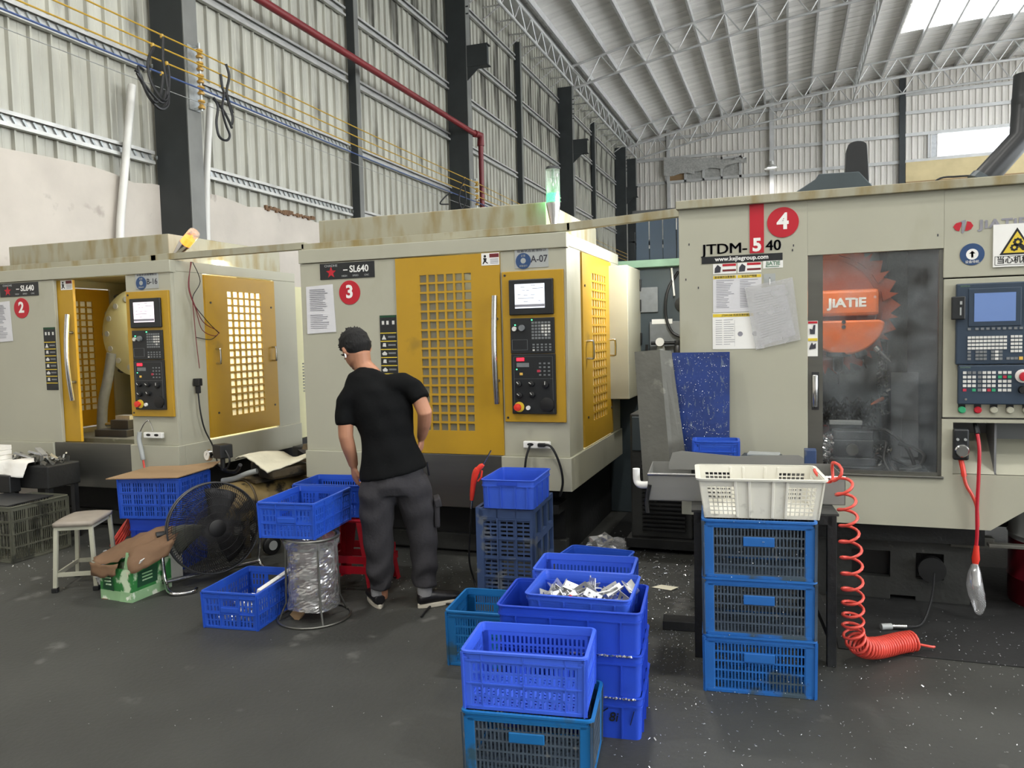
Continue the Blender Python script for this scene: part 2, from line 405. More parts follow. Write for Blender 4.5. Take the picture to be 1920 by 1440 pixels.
# ceiling: curved sheets, purlins
ce = struct('ceiling')
def rz_(x): return 12.80-.00728*(x-9)**2
def roof_strip(wd, skip=None):
    m = MB(); nseg = 34; prof = [(0,0),(.03,.035),(.06,0),(wd/2-.03,0),(wd/2,.035),(wd/2+.03,0),(wd,0)]; n = len(prof)
    for i in range(nseg+1):
        x = -7.7+33.4*i/nseg; z = rz_(x)
        for a, b in prof: m.v.append((x, a, z+b))
    for i in range(nseg):
        xc = -7.7+33.4*(i+.5)/nseg
        for j in range(n-1):
            if skip and skip(xc): continue
            m.f.append((i*n+j, (i+1)*n+j, (i+1)*n+j+1, i*n+j+1))
    return m
rm = roof_strip(.95).mesh('roof_sheet'); rm.materials.append(M['roof'])
sk = lambda x: 3.6 < x < 15
rk = roof_strip(.95, sk).mesh('roof_sheet'); rk.materials.append(M['roof'])
rs = roof_strip(.95, lambda x: not sk(x)).mesh('skylight'); rs.materials.append(M['skylight'])
y = -15.0; k = 0
while y < 39:
    sky_here = 29.0 < y < 32.8 or 9.3 < y < 11.2 or -6 < y < -4  # far band is seen; the two nearer bands are unseen, added for daylight
    link('roof_sheet', rk if sky_here else rm, None, ce, loc=(0, y, 0))
    if sky_here: link('skylight_sheet', rs, None, ce, loc=(0, y, 0))
    y += .95
pmesh = MB().box(-.035, .035, 0, 54, -.1, .1).mesh('purlin'); pmesh.materials.append(M['truss'])
for k in range(33):
    x = -6.75+.97*k; link('purlin', pmesh, None, ce, loc=(x, -15, rz_(x)-.1))

# trusses across the hall
def bot(x): return rz_(x)-.98
def truss(y, label, x1=17.5):
    t = thing('roof_truss', label, 'truss', (0, y, 0), group='arched roof trusses')
    N_ = 24; xs = [-6.95+(x1+6.95)*i/N_ for i in range(N_+1)]
    MB().tube([(x, 0, rz_(x)-.22) for x in xs], .045, 8).build('top_chord', 'truss', t, smooth=True)
    MB().tube([(x, 0, bot(x)) for x in xs], .045, 8).build('bottom_chord', 'truss', t, smooth=True)
    for i in range(N_):
        a, b = (xs[i], 0, rz_(xs[i])-.22), ((xs[i]+xs[i+1])/2, 0, bot((xs[i]+xs[i+1])/2))
        MB().cyl(a, b, .022, n=6).build('web_bar', 'truss', t); MB().cyl(b, (xs[i+1], 0, rz_(xs[i+1])-.22), .022, n=6).build('web_bar', 'truss', t)
truss(26.5, 'nearest arched lattice roof truss, cut off by the top of the picture')
truss(35.8, 'middle arched lattice roof truss, one span before the back wall')
truss(38.4, 'farthest arched lattice roof truss, right against the back wall')
t = thing('ridge_truss', 'slim lattice truss running lengthwise under the roof skylight', 'truss')
for z in (rz_(2.8)-.24, rz_(2.8)-.9): MB().cyl((2.8, 22, z), (2.8, 38.4, z), .035, n=8).build('chord', 'truss', t)
for k in range(16):
    y = 22+k*1.025; MB().cyl((2.8, y, rz_(2.8)-.24), (2.8, y+.51, rz_(2.8)-.9), .018, n=6).build('web_bar', 'truss', t); MB().cyl((2.8, y+.51, rz_(2.8)-.9), (2.8, y+1.025, rz_(2.8)-.24), .018, n=6).build('web_bar', 'truss', t)
# eave: lattice girder and gutter along the left wall
for a, b, lab in ((17.3, 26.4, 'lattice eave girder above the wall, nearer span with the corbelled columns'), (26.6, 38.4, 'lattice eave girder above the wall, farther span towards the back corner')):
    t = thing('eave_girder', lab, 'girder')
    for z in (10.05, 10.62): MB().cyl((-6.9, a, z), (-6.9, b, z), .04, n=8).build('chord', 'truss', t)
    n = int((b-a)/.93)
    for k in range(n):
        y = a+(b-a)*k/n; s = (b-a)/n
        MB().cyl((-6.9, y, 10.05), (-6.9, y+s/2, 10.62), .02, n=6).build('web_bar', 'truss', t); MB().cyl((-6.9, y+s/2, 10.62), (-6.9, y+s, 10.05), .02, n=6).build('web_bar', 'truss', t)
        q = MB(); q.cyl((-6.9, y, 10.05), (-7.4, y, 10.05), .022, n=6); q.cyl((-6.9, y, 10.05), (-7.4, y, 9.75), .018, n=6); q.build('bracket', 'truss', t)
tag(MB().box(-7.4, -6.98, 4, 38.7, 10.72, 10.98).build('eave_gutter', 'truss', bevel=.02), 'pale boxed gutter running along the top of the left wall', 'gutter')

# columns
def column(y, label, top=10.0, corbel=True, rack=True):
    t = thing('steel_column', label, 'column', (0, y, 0), group='dark steel columns along the left wall')
    MB().box(-6.912, -6.9, -.12, .12, 0, top).build('front_flange', 'column_lit', t); MB().box(-7.4, -7.386, -.12, .12, 0, top).build('rear_flange', 'column', t)
    MB().box(-7.39, -6.91, -.008, .008, 0, top).build('web', 'column', t)
    MB().box(-7.4, -6.912, -.124, -.112, 0, top).build('cover_plate', 'column', t)
    if corbel:
        m = MB(); m.box(-6.9, -6.39, -.11, .11, 8.18, 8.2); m.box(-6.9, -6.39, -.11, .11, 7.72, 7.74); m.box(-6.9, -6.40, -.11, -.1, 7.74, 8.18); m.box(-6.45, -6.44, -.1, .1, 7.74, 8.18)
        m.prism([(-6.9, 7.73), (-6.55, 7.73), (-6.9, 7.42)], -.1, -.08); m.build('corbel', 'column', t)
        for k in range(5): MB().box(-6.9, -6.84, -.1, -.09, 8.9+.16*k, 8.93+.16*k).build('step_iron', 'column', t)
column(7.95, 'nearest dark steel column behind machine two, carrying brown insulators')
column(17.0, 'second dark steel column with a corbel, beside the red pipe')
column(26.4, 'third dark steel column with a corbel, behind the green signal light')
column(35.8, 'fourth dark steel column, far along the left wall')
column(38.3, 'last dark steel column in the far back corner', corbel=False)
for y, lab in ((12.55, 'slim dark wall post between the first and second columns'), (21.85, 'slim grey wall post between the second and third columns'), (31.1, 'slim grey wall post between the third and fourth columns')):
    t = thing('wall_post', lab, 'post', (0, y, 0)); mt = 'column'
    MB().box(-7.4, -7.25, -.07, -.06, 0, 10).build('web', mt, t); MB().box(-7.25, -7.24, -.07, .07, 0, 10).build('flange', 'column_lit', t)
# dark lattice stair tower / cabinets in the far gap, seen between machines three and four
t = thing('storage_rack', 'dark tall rack standing in the far corner behind the machines', 'rack', (-5.6, 30, 0))
for x in (0, 1.6): 
    for y in (0, 1.0): MB().box(x, x+.1, y, y+.1, 0, 5.4).build('upright', 'column', t)
for z in (.6, 1.7, 2.8, 3.9, 5.0): MB().box(0, 1.7, 0, 1.1, z, z+.06).build('shelf', 'column', t)
for z in (.66, 1.76, 2.86, 3.96): MB().box(.12, 1.58, .1, 1.0, z, z+.8).build('carton', 'cabinet', t)

# ---------------- overhead services on the wall
t = thing('busbar_lines', 'four taut power lines with insulators strung along the column faces', 'power line')
for z, mt, r in ((5.09, 'wire_yellow', .0095), (4.94, 'wire_yellow', .0095), (4.79, 'wire_yellow', .0095), (4.65, 'wire_blue', .011), (4.48, 'wire_grey', .005)):
    pts = []
    for a, b in ((3.5, 7.95), (7.95, 17), (17, 26.4), (26.4, 35.8)):
        for i in range(12): u = i/12; pts.append((-6.74, a+(b-a)*u, z-.10*u*(1-u)*((b-a)/9)))
    MB().tube(pts, r, 6).build('wire', mt, t, smooth=True)
for y, n in ((7.95, 5), (17.0, 4), (26.4, 4)):
    rk_ = MB(); rk_.box(-6.9, -6.88, y-.09, y+.09, 4.42, 5.2); rk_.box(-6.88, -6.80, y-.012, y+.012, 4.42, 4.45); rk_.box(-6.88, -6.80, y-.012, y+.012, 5.17, 5.2); rk_.build('insulator_rack', 'galv', t)
    MB().cyl((-6.78, y, 4.4), (-6.78, y, 5.22), .014, n=8).build('rack_rod', 'galv', t)
    for k in range(n):
        z = (4.48, 4.65, 4.79, 4.94, 5.09)[k+5-n]
        MB().lathe([(.012,-.055),(.04,-.05),(.045,-.03),(.026,-.012),(.026,.012),(.045,.03),(.04,.05),(.012,.055)], 14, Matrix.Translation((-6.78, y, z))).build('insulator', 'insulator', t, smooth=True)
for y, z in ((7.3, 5.07), (7.15, 4.92), (7.35, 4.78), (7.27, 4.64), (16.2, 5.07), (16.1, 4.91)):
    MB().lathe([(.0,-.03),(.022,-.02),(.022,.02),(.0,.03)], 8, Matrix.Translation((-6.74, y, z))).build('cable_clamp', 'wire_yellow', t)
def cables(name, label, lines, r=.016):
    t = thing(name, label, 'cable')
    for ln in lines: MB().tube(spline(ln, 6), r, 6).build('strand', 'cable', t, smooth=True)
X = -6.72
cables('hanging_cable', 'black cables looping down from the yellow lines beside the nearest column', [
    [(X,7.30,5.06),(X,7.28,4.8),(X,7.33,4.5),(X+.02,7.30,4.3),(X+.02,7.18,4.22),(X,7.05,4.3),(X,6.95,4.45),(X,6.9,4.6),(X-.02,7.0,4.6)],
    [(X,7.15,4.9),(X,7.05,4.7),(X,7.08,4.5),(X+.03,7.2,4.33),(X+.02,7.3,4.38),(X,7.36,4.6),(X,7.35,4.76)],
    [(X,7.27,4.63),(X,7.22,4.4),(X+.03,7.1,4.27),(X+.02,6.98,4.36),(X,6.93,4.52),(X,6.86,4.55)],
    [(X,7.3,4.45),(X+.02,7.22,4.3),(X+.03,7.08,4.33),(X,6.9,4.5)], [(X+.01,7.33,4.5),(X+.01,7.26,4.27),(X,7.12,4.25),(X,6.88,4.53)]])
cables('hanging_cable', 'black cable loop hanging to the right of the nearest column', [
    [(X,8.36,5.09),(X,8.41,4.95),(X,8.35,4.75),(X,8.38,4.6),(X,8.44,4.45),(X,8.42,4.35)],
    [(X,8.25,4.93),(X,8.28,4.75),(X,8.38,4.62),(X,8.45,4.5)],
    [(X,8.1,4.6),(X,8.17,4.5),(X,8.13,4.3),(X,8.17,4.14),(X,8.30,4.12),(X,8.37,4.2),(X,8.3,4.33),(X,8.25,4.5),(X,8.3,4.7)],
    [(X,8.1,4.58),(X,8.25,4.5),(X,8.35,4.4),(X,8.42,4.3)]])
cables('hanging_cable', 'black cables looping at the foot of the second column', [
    [(X,16.2,5.06),(X,15.9,4.8),(X,15.8,4.5),(X,16.0,4.3),(X,16.3,4.2)], [(X,16.1,4.9),(X,16.2,4.6),(X,16.0,4.4),(X,15.7,4.3)], [(X,15.3,4.6),(X,15.0,4.45),(X,14.8,4.3),(X,15.2,4.35)]])
def conduit(pts, label):
    tag(MB().tube(spline(pts, 6), .045, 10).build('conduit_pipe', 'pvc', smooth=True), label, 'pipe')
conduit([(-7.3,7.06,2.3),(-7.3,7.1,2.9),(-7.3,7.18,3.4),(-7.3,7.39,4.62)], 'white plastic conduit leaning up the wall left of the nearest column')
conduit([(-7.28,8.5,2.6),(-7.28,8.55,3.6),(-7.28,8.7,4.75)], 'white plastic conduit just right of the nearest column')
t = thing('fire_pipe', 'dark red pipe running along the wall and turning down at the second column', 'pipe')
MB().tube([(-7.12,3,6.45),(-6.86,17.3,6.28)], .06, 14).build('pipe_run', 'red_pipe', t, smooth=True)
MB().tube([(-6.82,17.42,6.3),(-6.82,17.42,0)], .06, 14).build('down_pipe', 'red_pipe', t, smooth=True)
MB().tube([(-6.86,17.15,6.28),(-6.82,17.42,6.3),(-6.82,17.42,6.05)], .085, 14).build('elbow', 'red_pipe', t, smooth=True)

# ---------------- high-bay lamps (one shows in front of the back wall, the others hang outside the frame)
def lamp(x, y, z, label, power, show_rod=1.5):
    t = thing('high_bay_lamp', label, 'lamp', (x, y, z), group='high-bay lamps')
    MB().lathe([(.06,.32),(.08,.3),(.09,.18),(.3,.03),(.33,0),(.325,0),(.29,.03),(.08,.16)], 24, caps=False).build('reflector', 'lamp_shade', t, smooth=True)
    MB().lathe([(.0,.02),(.1,.03),(.2,.05),(.2,.06),(0,.06)], 20).build('bulb', 'lamp_glow', t, smooth=True)
    MB().cyl((0,0,.3), (0,0,max(.4, rz_(x)-z)), .008, n=6).build('suspension', 'truss', t)
    area('lamp_light', t, (0,0,-.02), .6, power, (1, .97, .92))
    return t
lamp(-.62, 37.0, 8.7, 'small lit high-bay lamp hanging before the back wall', 60)
for i, (x, y) in enumerate(((-4.2, 1.5), (-.2, -1.2), (4.5, 1.8), (-3.5, -6), (3.5, -7), (10, 0), (10, 8), (12, 16), (-1.5, 7.4), (17, 5))):
    lamp(x, y, 8.6, 'high-bay lamp hanging from the roof outside the picture', LAMP_W)
# ================================================================== MACHINES TWO AND THREE
GX0, GP, GC = .182, .0658, .052      # window grid of a door: first column, pitch, cell
GZ0, GPZ, GCZ = .159, .0634, .0495
def door_leaf(wd, ht, gx0, pitch, cell):
    us = [0]; vs = [0]
    for k in range(6): us += [gx0+pitch*k, gx0+pitch*k+cell]
    us.append(wd)
    for k in range(17): vs += [GZ0+GPZ*k, GZ0+GPZ*k+GCZ]
    vs.append(ht)
    return MB().grid(us, vs, lambda i, j: i % 2 == 1 and j % 2 == 1, .024)
def panes(door, gx0, pitch, cell, mat):
    me = MB().box(-cell/2-.004, cell/2+.004, .012, .016, -GCZ/2-.004, GCZ/2+.004).mesh('pane'); me.materials.append(M[mat])
    for i in range(6):
        for j in range(17): link('pane', me, None, door, loc=(gx0+pitch*i+cell/2, 0, GZ0+GPZ*j+GCZ/2))
def hook(parent, T, mat='chrome', name='handle'):
    m = MB(); m.tube(spline([(0,0,.06),(0,-.035,.062),(0,-.045,.045),(0,-.045,-.045),(0,-.035,-.062),(0,0,-.06)], 4), .009, 8)
    o = m.build(name, mat, parent, smooth=True); o.matrix_local = T; return o

def machine(ox, label, num, code, opened, scr, pane_side_light, lit):
    t = thing('machining_center', label, 'machine', (ox, 4.85, 0), group='cream and yellow machining centers')
    P = lambda m, n, mt, **k: m.build(n, mt, t, **k)
    P(MB().box(.12, 1.88, .27, 2.0, .0, .56), 'base', 'dark_base')
    P(MB().box(.1, 1.9, .22, .3, .02, .14), 'base_ledge', 'base_grey', bevel=.005)
    m = MB(); m.box(0, .70, -.025, .05, .55, .75); P(m, 'front_skirt', 'cream', bevel=.004)
    m = MB(); m.box(1.53, 2.015, -.025, .05, .53, .75); P(m, 'front_skirt', 'cream', bevel=.004)
    P(MB().box(1.96, 2.015, .05, 1.62, .53, .75), 'side_skirt', 'cream', bevel=.004)
    P(MB().box(-.015, .04, .05, 1.62, .53, .75), 'side_skirt', 'cream', bevel=.004)
    P(MB().box(.70, 1.53, -.012, .02, .385, .752), 'apron', 'steel', bevel=.004)
    P(MB().box(.1, 1.9, .05, .27, .36, .42), 'chip_tray', 'dark_base')
    P(MB().box(0, .778, 0, .03, .75, 2.105), 'front_panel', 'cream', bevel=.003)
    P(MB().box(1.546, 2.0, 0, .03, .75, 2.105), 'front_panel', 'cream', bevel=.003)
    P(MB().box(-.004, 2.004, -.012, .05, 2.108, 2.205), 'header', 'cream', bevel=.004)
    for x in (1.97, 0):
        m = MB(); m.box(x, x+.03, .03, .35, .75, 2.12); P(m, 'side_panel', 'cream', bevel=.003)
        m = MB(); m.box(x, x+.03, 1.28, 1.62, .75, 2.12); P(m, 'side_panel', 'cream', bevel=.003)
        P(MB().box(x-.002, x+.032, .05, 1.62, 2.12, 2.205), 'side_header', 'cream', bevel=.004)
    P(MB().box(.03, 1.97, 1.58, 1.62, .56, 2.2), 'rear_panel', 'cream_in')
    P(MB().box(.0, 2.0, .02, 1.62, 2.185, 2.204), 'roof_plate', 'cream')
    P(MB().box(.25, 1.82, 1.62, 2.05, .5, 2.1), 'rear_housing', 'cream_in', bevel=.01)
    hd = P(MB().box(.04, 1.81, .2, 1.66, 2.2, 2.44), 'hood', 'cream_stained', bevel=.006)
    MB().box(.02, 1.83, .18, 1.68, 2.2, 2.225).build('hood_flange', 'cream_stained', hd, bevel=.003)
    # doors
    dx = .778-.6 if opened else .778; dy = .034 if opened else -.012
    d = door_leaf(.768, 1.345, GX0, GP, GC).build('door', 'yellow', t, loc=(dx, dy, .755), clean=True, label='yellow sliding front door with a grid of small windows')
    panes(d, GX0, GP, GC, 'pane_front')
    hb = MB().tube([(.742, -.07-.03*math.sin(PI*k/12)+.03, .35+.71*k/12) for k in range(13)], .0195, 12).build('door_handle', 'chrome', d, smooth=True)
    for z in (.50, .91): MB().cyl((.742, -.075, z), (.742, 0, z), .011, n=10).build('handle_post', 'steel', d, smooth=True)
    MB().box(.642, .768, -.002, 0, 1.265, 1.345).build('warning_sticker', 'white', d); MB().box(.70, .766, -.0028, -.0018, 1.315, 1.34).build('sticker_band', 'wine', d)
    for k in range(4): MB().box(.705, .762, -.0026, -.0018, 1.275+.009*k, 1.279+.009*k).build('sticker_print', 'ink_pale', d)
    m = MB(); m.prism(disc(.668, 1.325, .009, 10), -.0028, -.0018); m.prism([(.655,1.315),(.68,1.312),(.676,1.29),(.69,1.28),(.685,1.275),(.668,1.288),(.655,1.272),(.65,1.276),(.66,1.295)], -.0028, -.0018); m.build('sticker_figure', 'black', d)
    sd = door_leaf(.92, 1.345, .27, .0765, .063).build('side_door', 'yellow', t, loc=(2.012, .355, .765), rot=(0, 0, PI/2), clean=True, label='yellow side door with a grid of glowing windows')
    panes(sd, .27, .0765, .063, 'pane_side')
    for x in (.10, .85): hook(sd, Matrix.Translation((x, 0, .675)))
    for x, z in ((.06, 1.12), (.86, 1.1), (.1, .2), (.86, .2)): MB().cyl((x, -.006, z), (x, 0, z), .009, n=10).build('bolt', 'steel_dark', sd)
    sl = door_leaf(.92, 1.345, .27, .0765, .063).build('side_door', 'yellow', t, loc=(.012, .355, .765), rot=(0, 0, PI/2), clean=True); panes(sl, .27, .0765, .063, 'pane_side')
    # lettering and papers on the left front panel
    pl = P(MB().box(.169, .611, -.006, 0, 1.985, 2.098), 'name_plate', 'panel_black', bevel=.002)
    cx, cz = .262, 2.032; st = [(cx+(.042 if k % 2 == 0 else .018)*math.sin(PI*k/5), cz+(.042 if k % 2 == 0 else .018)*math.cos(PI*k/5)) for k in range(10)]
    MB().prism(st, -.0075, -.0055).build('star_emblem', 'red', pl); text('CHADHE', .024, 'plate_grey', pl, (.262, -.007, 2.079), sx=1.1, name='plate_text')
    text('– SL640', .066, 'white', pl, (.465, -.007, 2.048), bold=.0012, name='plate_text', sx=.95)
    for x, s_ in ((.37, 'HIGH'), (.46, 'SPEED'), (.55, 'CNC')): text(s_, .018, 'plate_grey', pl, (x, -.007, 2.003), name='plate_text')
    nb = P(MB().prism(disc(.405, 1.885, .085, 40), -.004, 0), 'number_sticker', 'red'); text(num, .125, 'white', nb, (.405, -.005, 1.887), bold=.004, name='number')
    pp = P(MB().add([(.045,-.003,1.94),(.268,-.003,1.95),(.285,-.006,1.61),(.044,-.006,1.60),(.045,-.0005,1.94),(.268,-.0005,1.95),(.285,-.0035,1.61),(.044,-.0035,1.60)], [(0,3,2,1),(4,5,6,7),(0,1,5,4),(1,2,6,5),(2,3,7,6),(3,0,4,7)]), 'paper_sheet', 'paper')
    random.seed(11); m = MB()
    for k in range(20):
        z = 1.915-.0135*k-(.02 if k > 11 else 0); m.box(.075, .075+random.uniform(.1, .155), -.0075, -.0055, z, z+.004)
    tag(m.build('printed_lines', 'ink_pale', pp), kind='stuff')
    sb = P(MB().box(.638, .768, -.003, 0, 1.19, 1.715), 'safety_strip', 'panel_black')
    MB().box(.64, .766, -.004, -.002, 1.70, 1.713).build('strip_band', 'green_dark', sb)
    for k in range(7): MB().box(.64, .766, -.004, -.002, 1.588-.057*k, 1.594-.057*k).build('strip_band', 'sign_yellow', sb)
    for k, (a, b) in enumerate(((.655, 1.65), (.69, 1.65), (.735, 1.65))): MB().box(a, a+.018, -.004, -.002, b, b+.026).build('pictogram', 'key_white', sb)
    for k in range(6):
        z = 1.566-.057*k; poly = [(.65,z-.02),(.685,z-.02),(.668,z+.014)] if k == 0 else ([(.655,z-.012),(.66,z+.012),(.68,z+.012),(.683,z-.014)] if k % 2 else [(.648,z-.004),(.67,z+.012),(.69,z-.004),(.684,z-.016),(.655,z-.016)])
        MB().prism(poly, -.004, -.002).build('pictogram', 'key_white', sb); MB().box(.7, .757, -.004, -.002, z-.008, z+.004).build('strip_print', 'key_grey', sb)
    # code plate above the console
    cp = P(MB().box(1.65, 1.88, -.004, 0, 1.988, 2.122), 'code_plate', 'plate_grey', bevel=.003)
    text('设备状态管理标识', .022, 'ink', cp, (1.768, -.005, 2.1), name='plate_text', sx=1.15)
    MB().prism(disc(1.71, 2.035, .052, 28), -.006, -.003).build('round_tag', 'blue_sticker', cp); MB().prism(disc(1.71, 2.037, .018, 18), -.007, -.005).build('tag_mark', 'plate_grey', cp)
    text('正常', .016, 'plate_grey', cp, (1.71, -.0068, 2.068), name='plate_text'); text('设备运行', .014, 'plate_grey', cp, (1.71, -.0068, 2.003), name='plate_text')
    text(code, .062, 'ink', cp, (1.818, -.005, 2.043), bold=.0008, name='plate_text', sx=.92)
    # console
    cs = P(MB().box(1.563, 1.982, -.022, 0, .982, 1.97), 'console_plate', 'yellow', bevel=.003)
    for x, z in ((1.585, 1.945), (1.585, 1.01)): MB().cyl((x, -.025, z), (x, -.02, z), .008, n=10).build('bolt', 'steel_dark', cs)
    C = lambda m, n, mt, **k: m.build(n, mt, cs, **k)
    C(MB().box(1.617, 1.918, -.045, -.02, 1.684, 1.914), 'monitor', 'panel_black', bevel=.006)
    C(MB().box(1.66, 1.862, -.048, -.044, 1.727, 1.884), 'display', scr)
    m = MB(); m.box(1.66, 1.862, -.0486, -.0478, 1.736, 1.752)
    for x, z, l in ((1.70,1.862,.03),(1.77,1.872,.03),(1.78,1.852,.075),(1.71,1.84,.02),(1.74,1.84,.02),(1.68,1.815,.02),(1.72,1.81,.03),(1.77,1.812,.03),(1.68,1.79,.11),(1.72,1.768,.03),(1.82,1.772,.015)): m.box(x, x+l, -.0486, -.0478, z, z+.003)
    C(m, 'display_print', 'ink_pale')
    C(MB().box(1.619, 1.92, -.036, -.02, 1.433, 1.664), 'keypad_panel', 'panel_black', bevel=.003)
    C(MB().box(1.622, 1.922, -.04, -.02, 1.038, 1.43), 'operation_panel', 'panel_black', bevel=.003)
    kw, kg = MB(), MB()
    for r in range(6):
        for c in range(6):
            x, z = 1.775+.022*c, 1.632-.02*r
            (kw if (c > 2 and r in (1, 2, 3)) or (r == 4 and c == 4) else kg).box(x-.008, x+.008, -.0385, -.0355, z-.0065, z+.0065)
    for c in range(5):
        for r in range(3): (kw if c == 0 and r == 2 else kg).box(1.778+.028*c-.007, 1.778+.028*c+.007, -.0385, -.0355, 1.49-.018*r-.005, 1.49-.018*r+.005)
    for c in range(3):
        for r in range(4): kg.box(1.82+.03*c-.007, 1.82+.03*c+.007, -.0425, -.0395, 1.368-.025*r-.005, 1.368-.025*r+.005)
    tag(C(kw, 'white_keys', 'key_white'), kind='stuff'); tag(C(kg, 'grey_keys', 'key_grey'), kind='stuff')
    m = MB()
    for a, b, c_, e in ((1.63,1.735,1.522,1.5225),(1.63,1.735,1.456,1.4565),(1.63,1.6305,1.456,1.522),(1.7345,1.735,1.456,1.522)): m.box(a, b+.001, -.0375, -.0355, c_, e+.001)
    for a, b, c_, e in ((1.64,1.905,1.412,1.413),(1.64,1.905,1.268,1.269),(1.64,1.641,1.05,1.413),(1.904,1.905,1.05,1.413)): m.box(a, b, -.0415, -.0395, c_, e)
    C(m, 'panel_outline', 'key_grey')
    C(MB().cyl((1.65,-.05,1.595), (1.65,-.03,1.595), .015, n=16), 'push_button', 'key_white', smooth=True); C(MB().cyl((1.702,-.055,1.6), (1.702,-.03,1.6), .02, n=16), 'push_button', 'key_grey', smooth=True)
    C(MB().box(1.66, 1.712, -.043, -.039, 1.385, 1.405), 'digit_display', 'led_red'); C(MB().box(1.66, 1.745, -.042, -.039, 1.345, 1.372), 'digit_window', 'key_grey')
    for x, z in ((1.69,1.3),): C(MB().box(x-.01, x+.01, -.043, -.039, z-.008, z+.008), 'lamp_key', 'key_yellow')
    C(MB().box(1.80, 1.82, -.043, -.039, 1.31, 1.326), 'lamp_key', 'key_red')
    for x, z in ((1.655,1.62),(1.77,1.65),(1.66,1.33)): C(MB().cyl((x,-.043,z), (x,-.036,z), .004, n=8), 'indicator_led', 'led_green')
    for x, z, r in ((1.675,1.235,.02),(1.762,1.235,.02),(1.855,1.23,.024),(1.678,1.16,.02),(1.765,1.165,.02)):
        k = C(MB().lathe([(r,0),(r*.9,.018),(r*.7,.02),(0,.02)], 16, Matrix.Translation((x,-.04,z)) @ Matrix.Rotation(PI/2, 4, 'X')), 'knob', 'black', smooth=True)
        C(MB().box(-.002, .002, 0, .003, 0, r*.9, Matrix.Translation((x,-.064,z)) @ Matrix.Rotation(random.uniform(-1, 1), 4, 'Y')), 'knob_pointer', 'key_white')
    C(MB().lathe([(.048,0),(.046,.012),(.03,.016),(0,.016)], 24, Matrix.Translation((1.865,-.04,1.1)) @ Matrix.Rotation(PI/2, 4, 'X')), 'handwheel', 'black', smooth=True)
    C(MB().lathe([(.034,0),(.034,.004),(0,.004)], 20, Matrix.Translation((1.672,-.04,1.083)) @ Matrix.Rotation(PI/2, 4, 'X')), 'stop_collar', 'sign_yellow', smooth=True)
    C(MB().lathe([(.014,0),(.014,.016),(.025,.02),(.023,.034),(0,.038)], 20, Matrix.Translation((1.668,-.044,1.083)) @ Matrix.Rotation(PI/2, 4, 'X')), 'emergency_stop', 'red_bright', smooth=True)
    C(MB().cyl((1.735,-.055,1.078), (1.735,-.04,1.078), .014, n=14), 'push_button', 'white', smooth=True)
    # socket box
    so = P(MB().box(1.694, 1.878, -.05, -.02, .812, .858), 'socket_box', 'white', bevel=.006)
    for x in (1.745, 1.825): MB().prism([(x+.022*math.cos(2*PI*i/16), .838+.01*math.sin(2*PI*i/16)) for i in range(16)], -.0515, -.0495).build('socket', 'black', so)
    # signal light on the header corner
    tilt = Matrix.Translation((1.885, .12, 2.2)) @ (Matrix.Rotation(math.radians(50), 4, 'Y') if lit == 'orange' else Matrix.Identity(4))
    b = MB(); b.lathe([(.032,.0),(.032,.05),(.022,.055)], 16, Matrix.Translation((1.885,.12,2.2))); b.lathe([(.022,.05),(.022,.08),(.047,.2),(.047,.215)], 16, tilt); sg = P(b, 'signal_light', 'chrome', smooth=True)
    MB().lathe([(.043,.215),(.043,.275),(0,.275)], 20, tilt).build('lit_segment', 'beacon_green' if lit == 'green' else 'beacon_orange', sg, smooth=True)
    top = .43 if lit == 'green' else .33
    MB().lathe([(.046,.21),(.046,top),(.038,top+.015),(0,top+.015)], 20, tilt).build('clear_tube', 'beacon_clear', sg, smooth=True)
    MB().lathe([(.047,top),(.042,top+.018),(0,top+.02)], 20, tilt).build('tube_cap', 'panel_black' if lit == 'green' else 'beacon_clear', sg, smooth=True)
    MB().cyl(tilt @ Vector((0,0,.275)), tilt @ Vector((0,0,top)), .008, n=8).build('core_rod', 'green_beam' if lit == 'green' else 'beacon_orange', sg)
    q = tilt @ Vector((0,-.06 if lit == 'green' else .03,.25 if lit == 'green' else .12)); 
    point('signal_glow', sg, tilt @ Vector((-.02,.055,.25)), 1.3 if lit == 'green' else .8, (.1, 1, .3) if lit == 'green' else (1, .45, .08), .03)
    # ---------------- working space
    P(MB().box(.04, 1.96, .06, 1.6, .56, .70), 'interior_floor', 'cream_in')
    P(MB().box(.55, 1.45, 1.15, 1.6, .7, 2.18), 'machine_column', 'cream_in', bevel=.03)
    P(MB().box(.45, 1.5, .2, 1.1, .7, .76), 'work_table', 'sheet_grey', bevel=.004)
    mg = P(MB().lathe([(.0,0),(.34,0),(.40,.05),(.40,.11),(.34,.13),(0,.13)], 36, Matrix.Translation((.87,.86,1.66)) @ Matrix.Rotation(PI/2, 4, 'X')), 'tool_magazine', 'cream_in', smooth=True, label='round cream tool magazine')
    for k in range(14):
        a = 2*PI*k/14
        MB().cyl((.87+.32*math.cos(a), .728, 1.66+.32*math.sin(a)), (.87+.32*math.cos(a), .72, 1.66+.32*math.sin(a)), .026, n=14).build('pocket_cover', 'plate_grey', mg)
        MB().tube([(.87+.36*math.cos(a), .82, 1.66+.36*math.sin(a)), (.87+.45*math.cos(a), .82, 1.66+.45*math.sin(a))], [.022, .03], 10).build('tool_holder', 'steel_dark' if k % 2 else 'chrome', mg)
    MB().box(.80, .9, .724, .73, 1.62, 1.66).build('maker_label', 'white', mg); MB().box(.82, .9, .722, .728, 1.605, 1.62).build('maker_band', 'wine', mg)
    P(MB().cyl((.93,.95,1.0), (.93,.95,1.35), .05, .09, 16), 'spindle_nose', 'steel_dark', smooth=True)
    P(MB().tube(spline([(.60,.72,1.48),(.56,.70,1.25),(.50,.68,1.0),(.47,.68,.72)], 6), .045, 12), 'flexible_hose', 'key_grey', smooth=True)
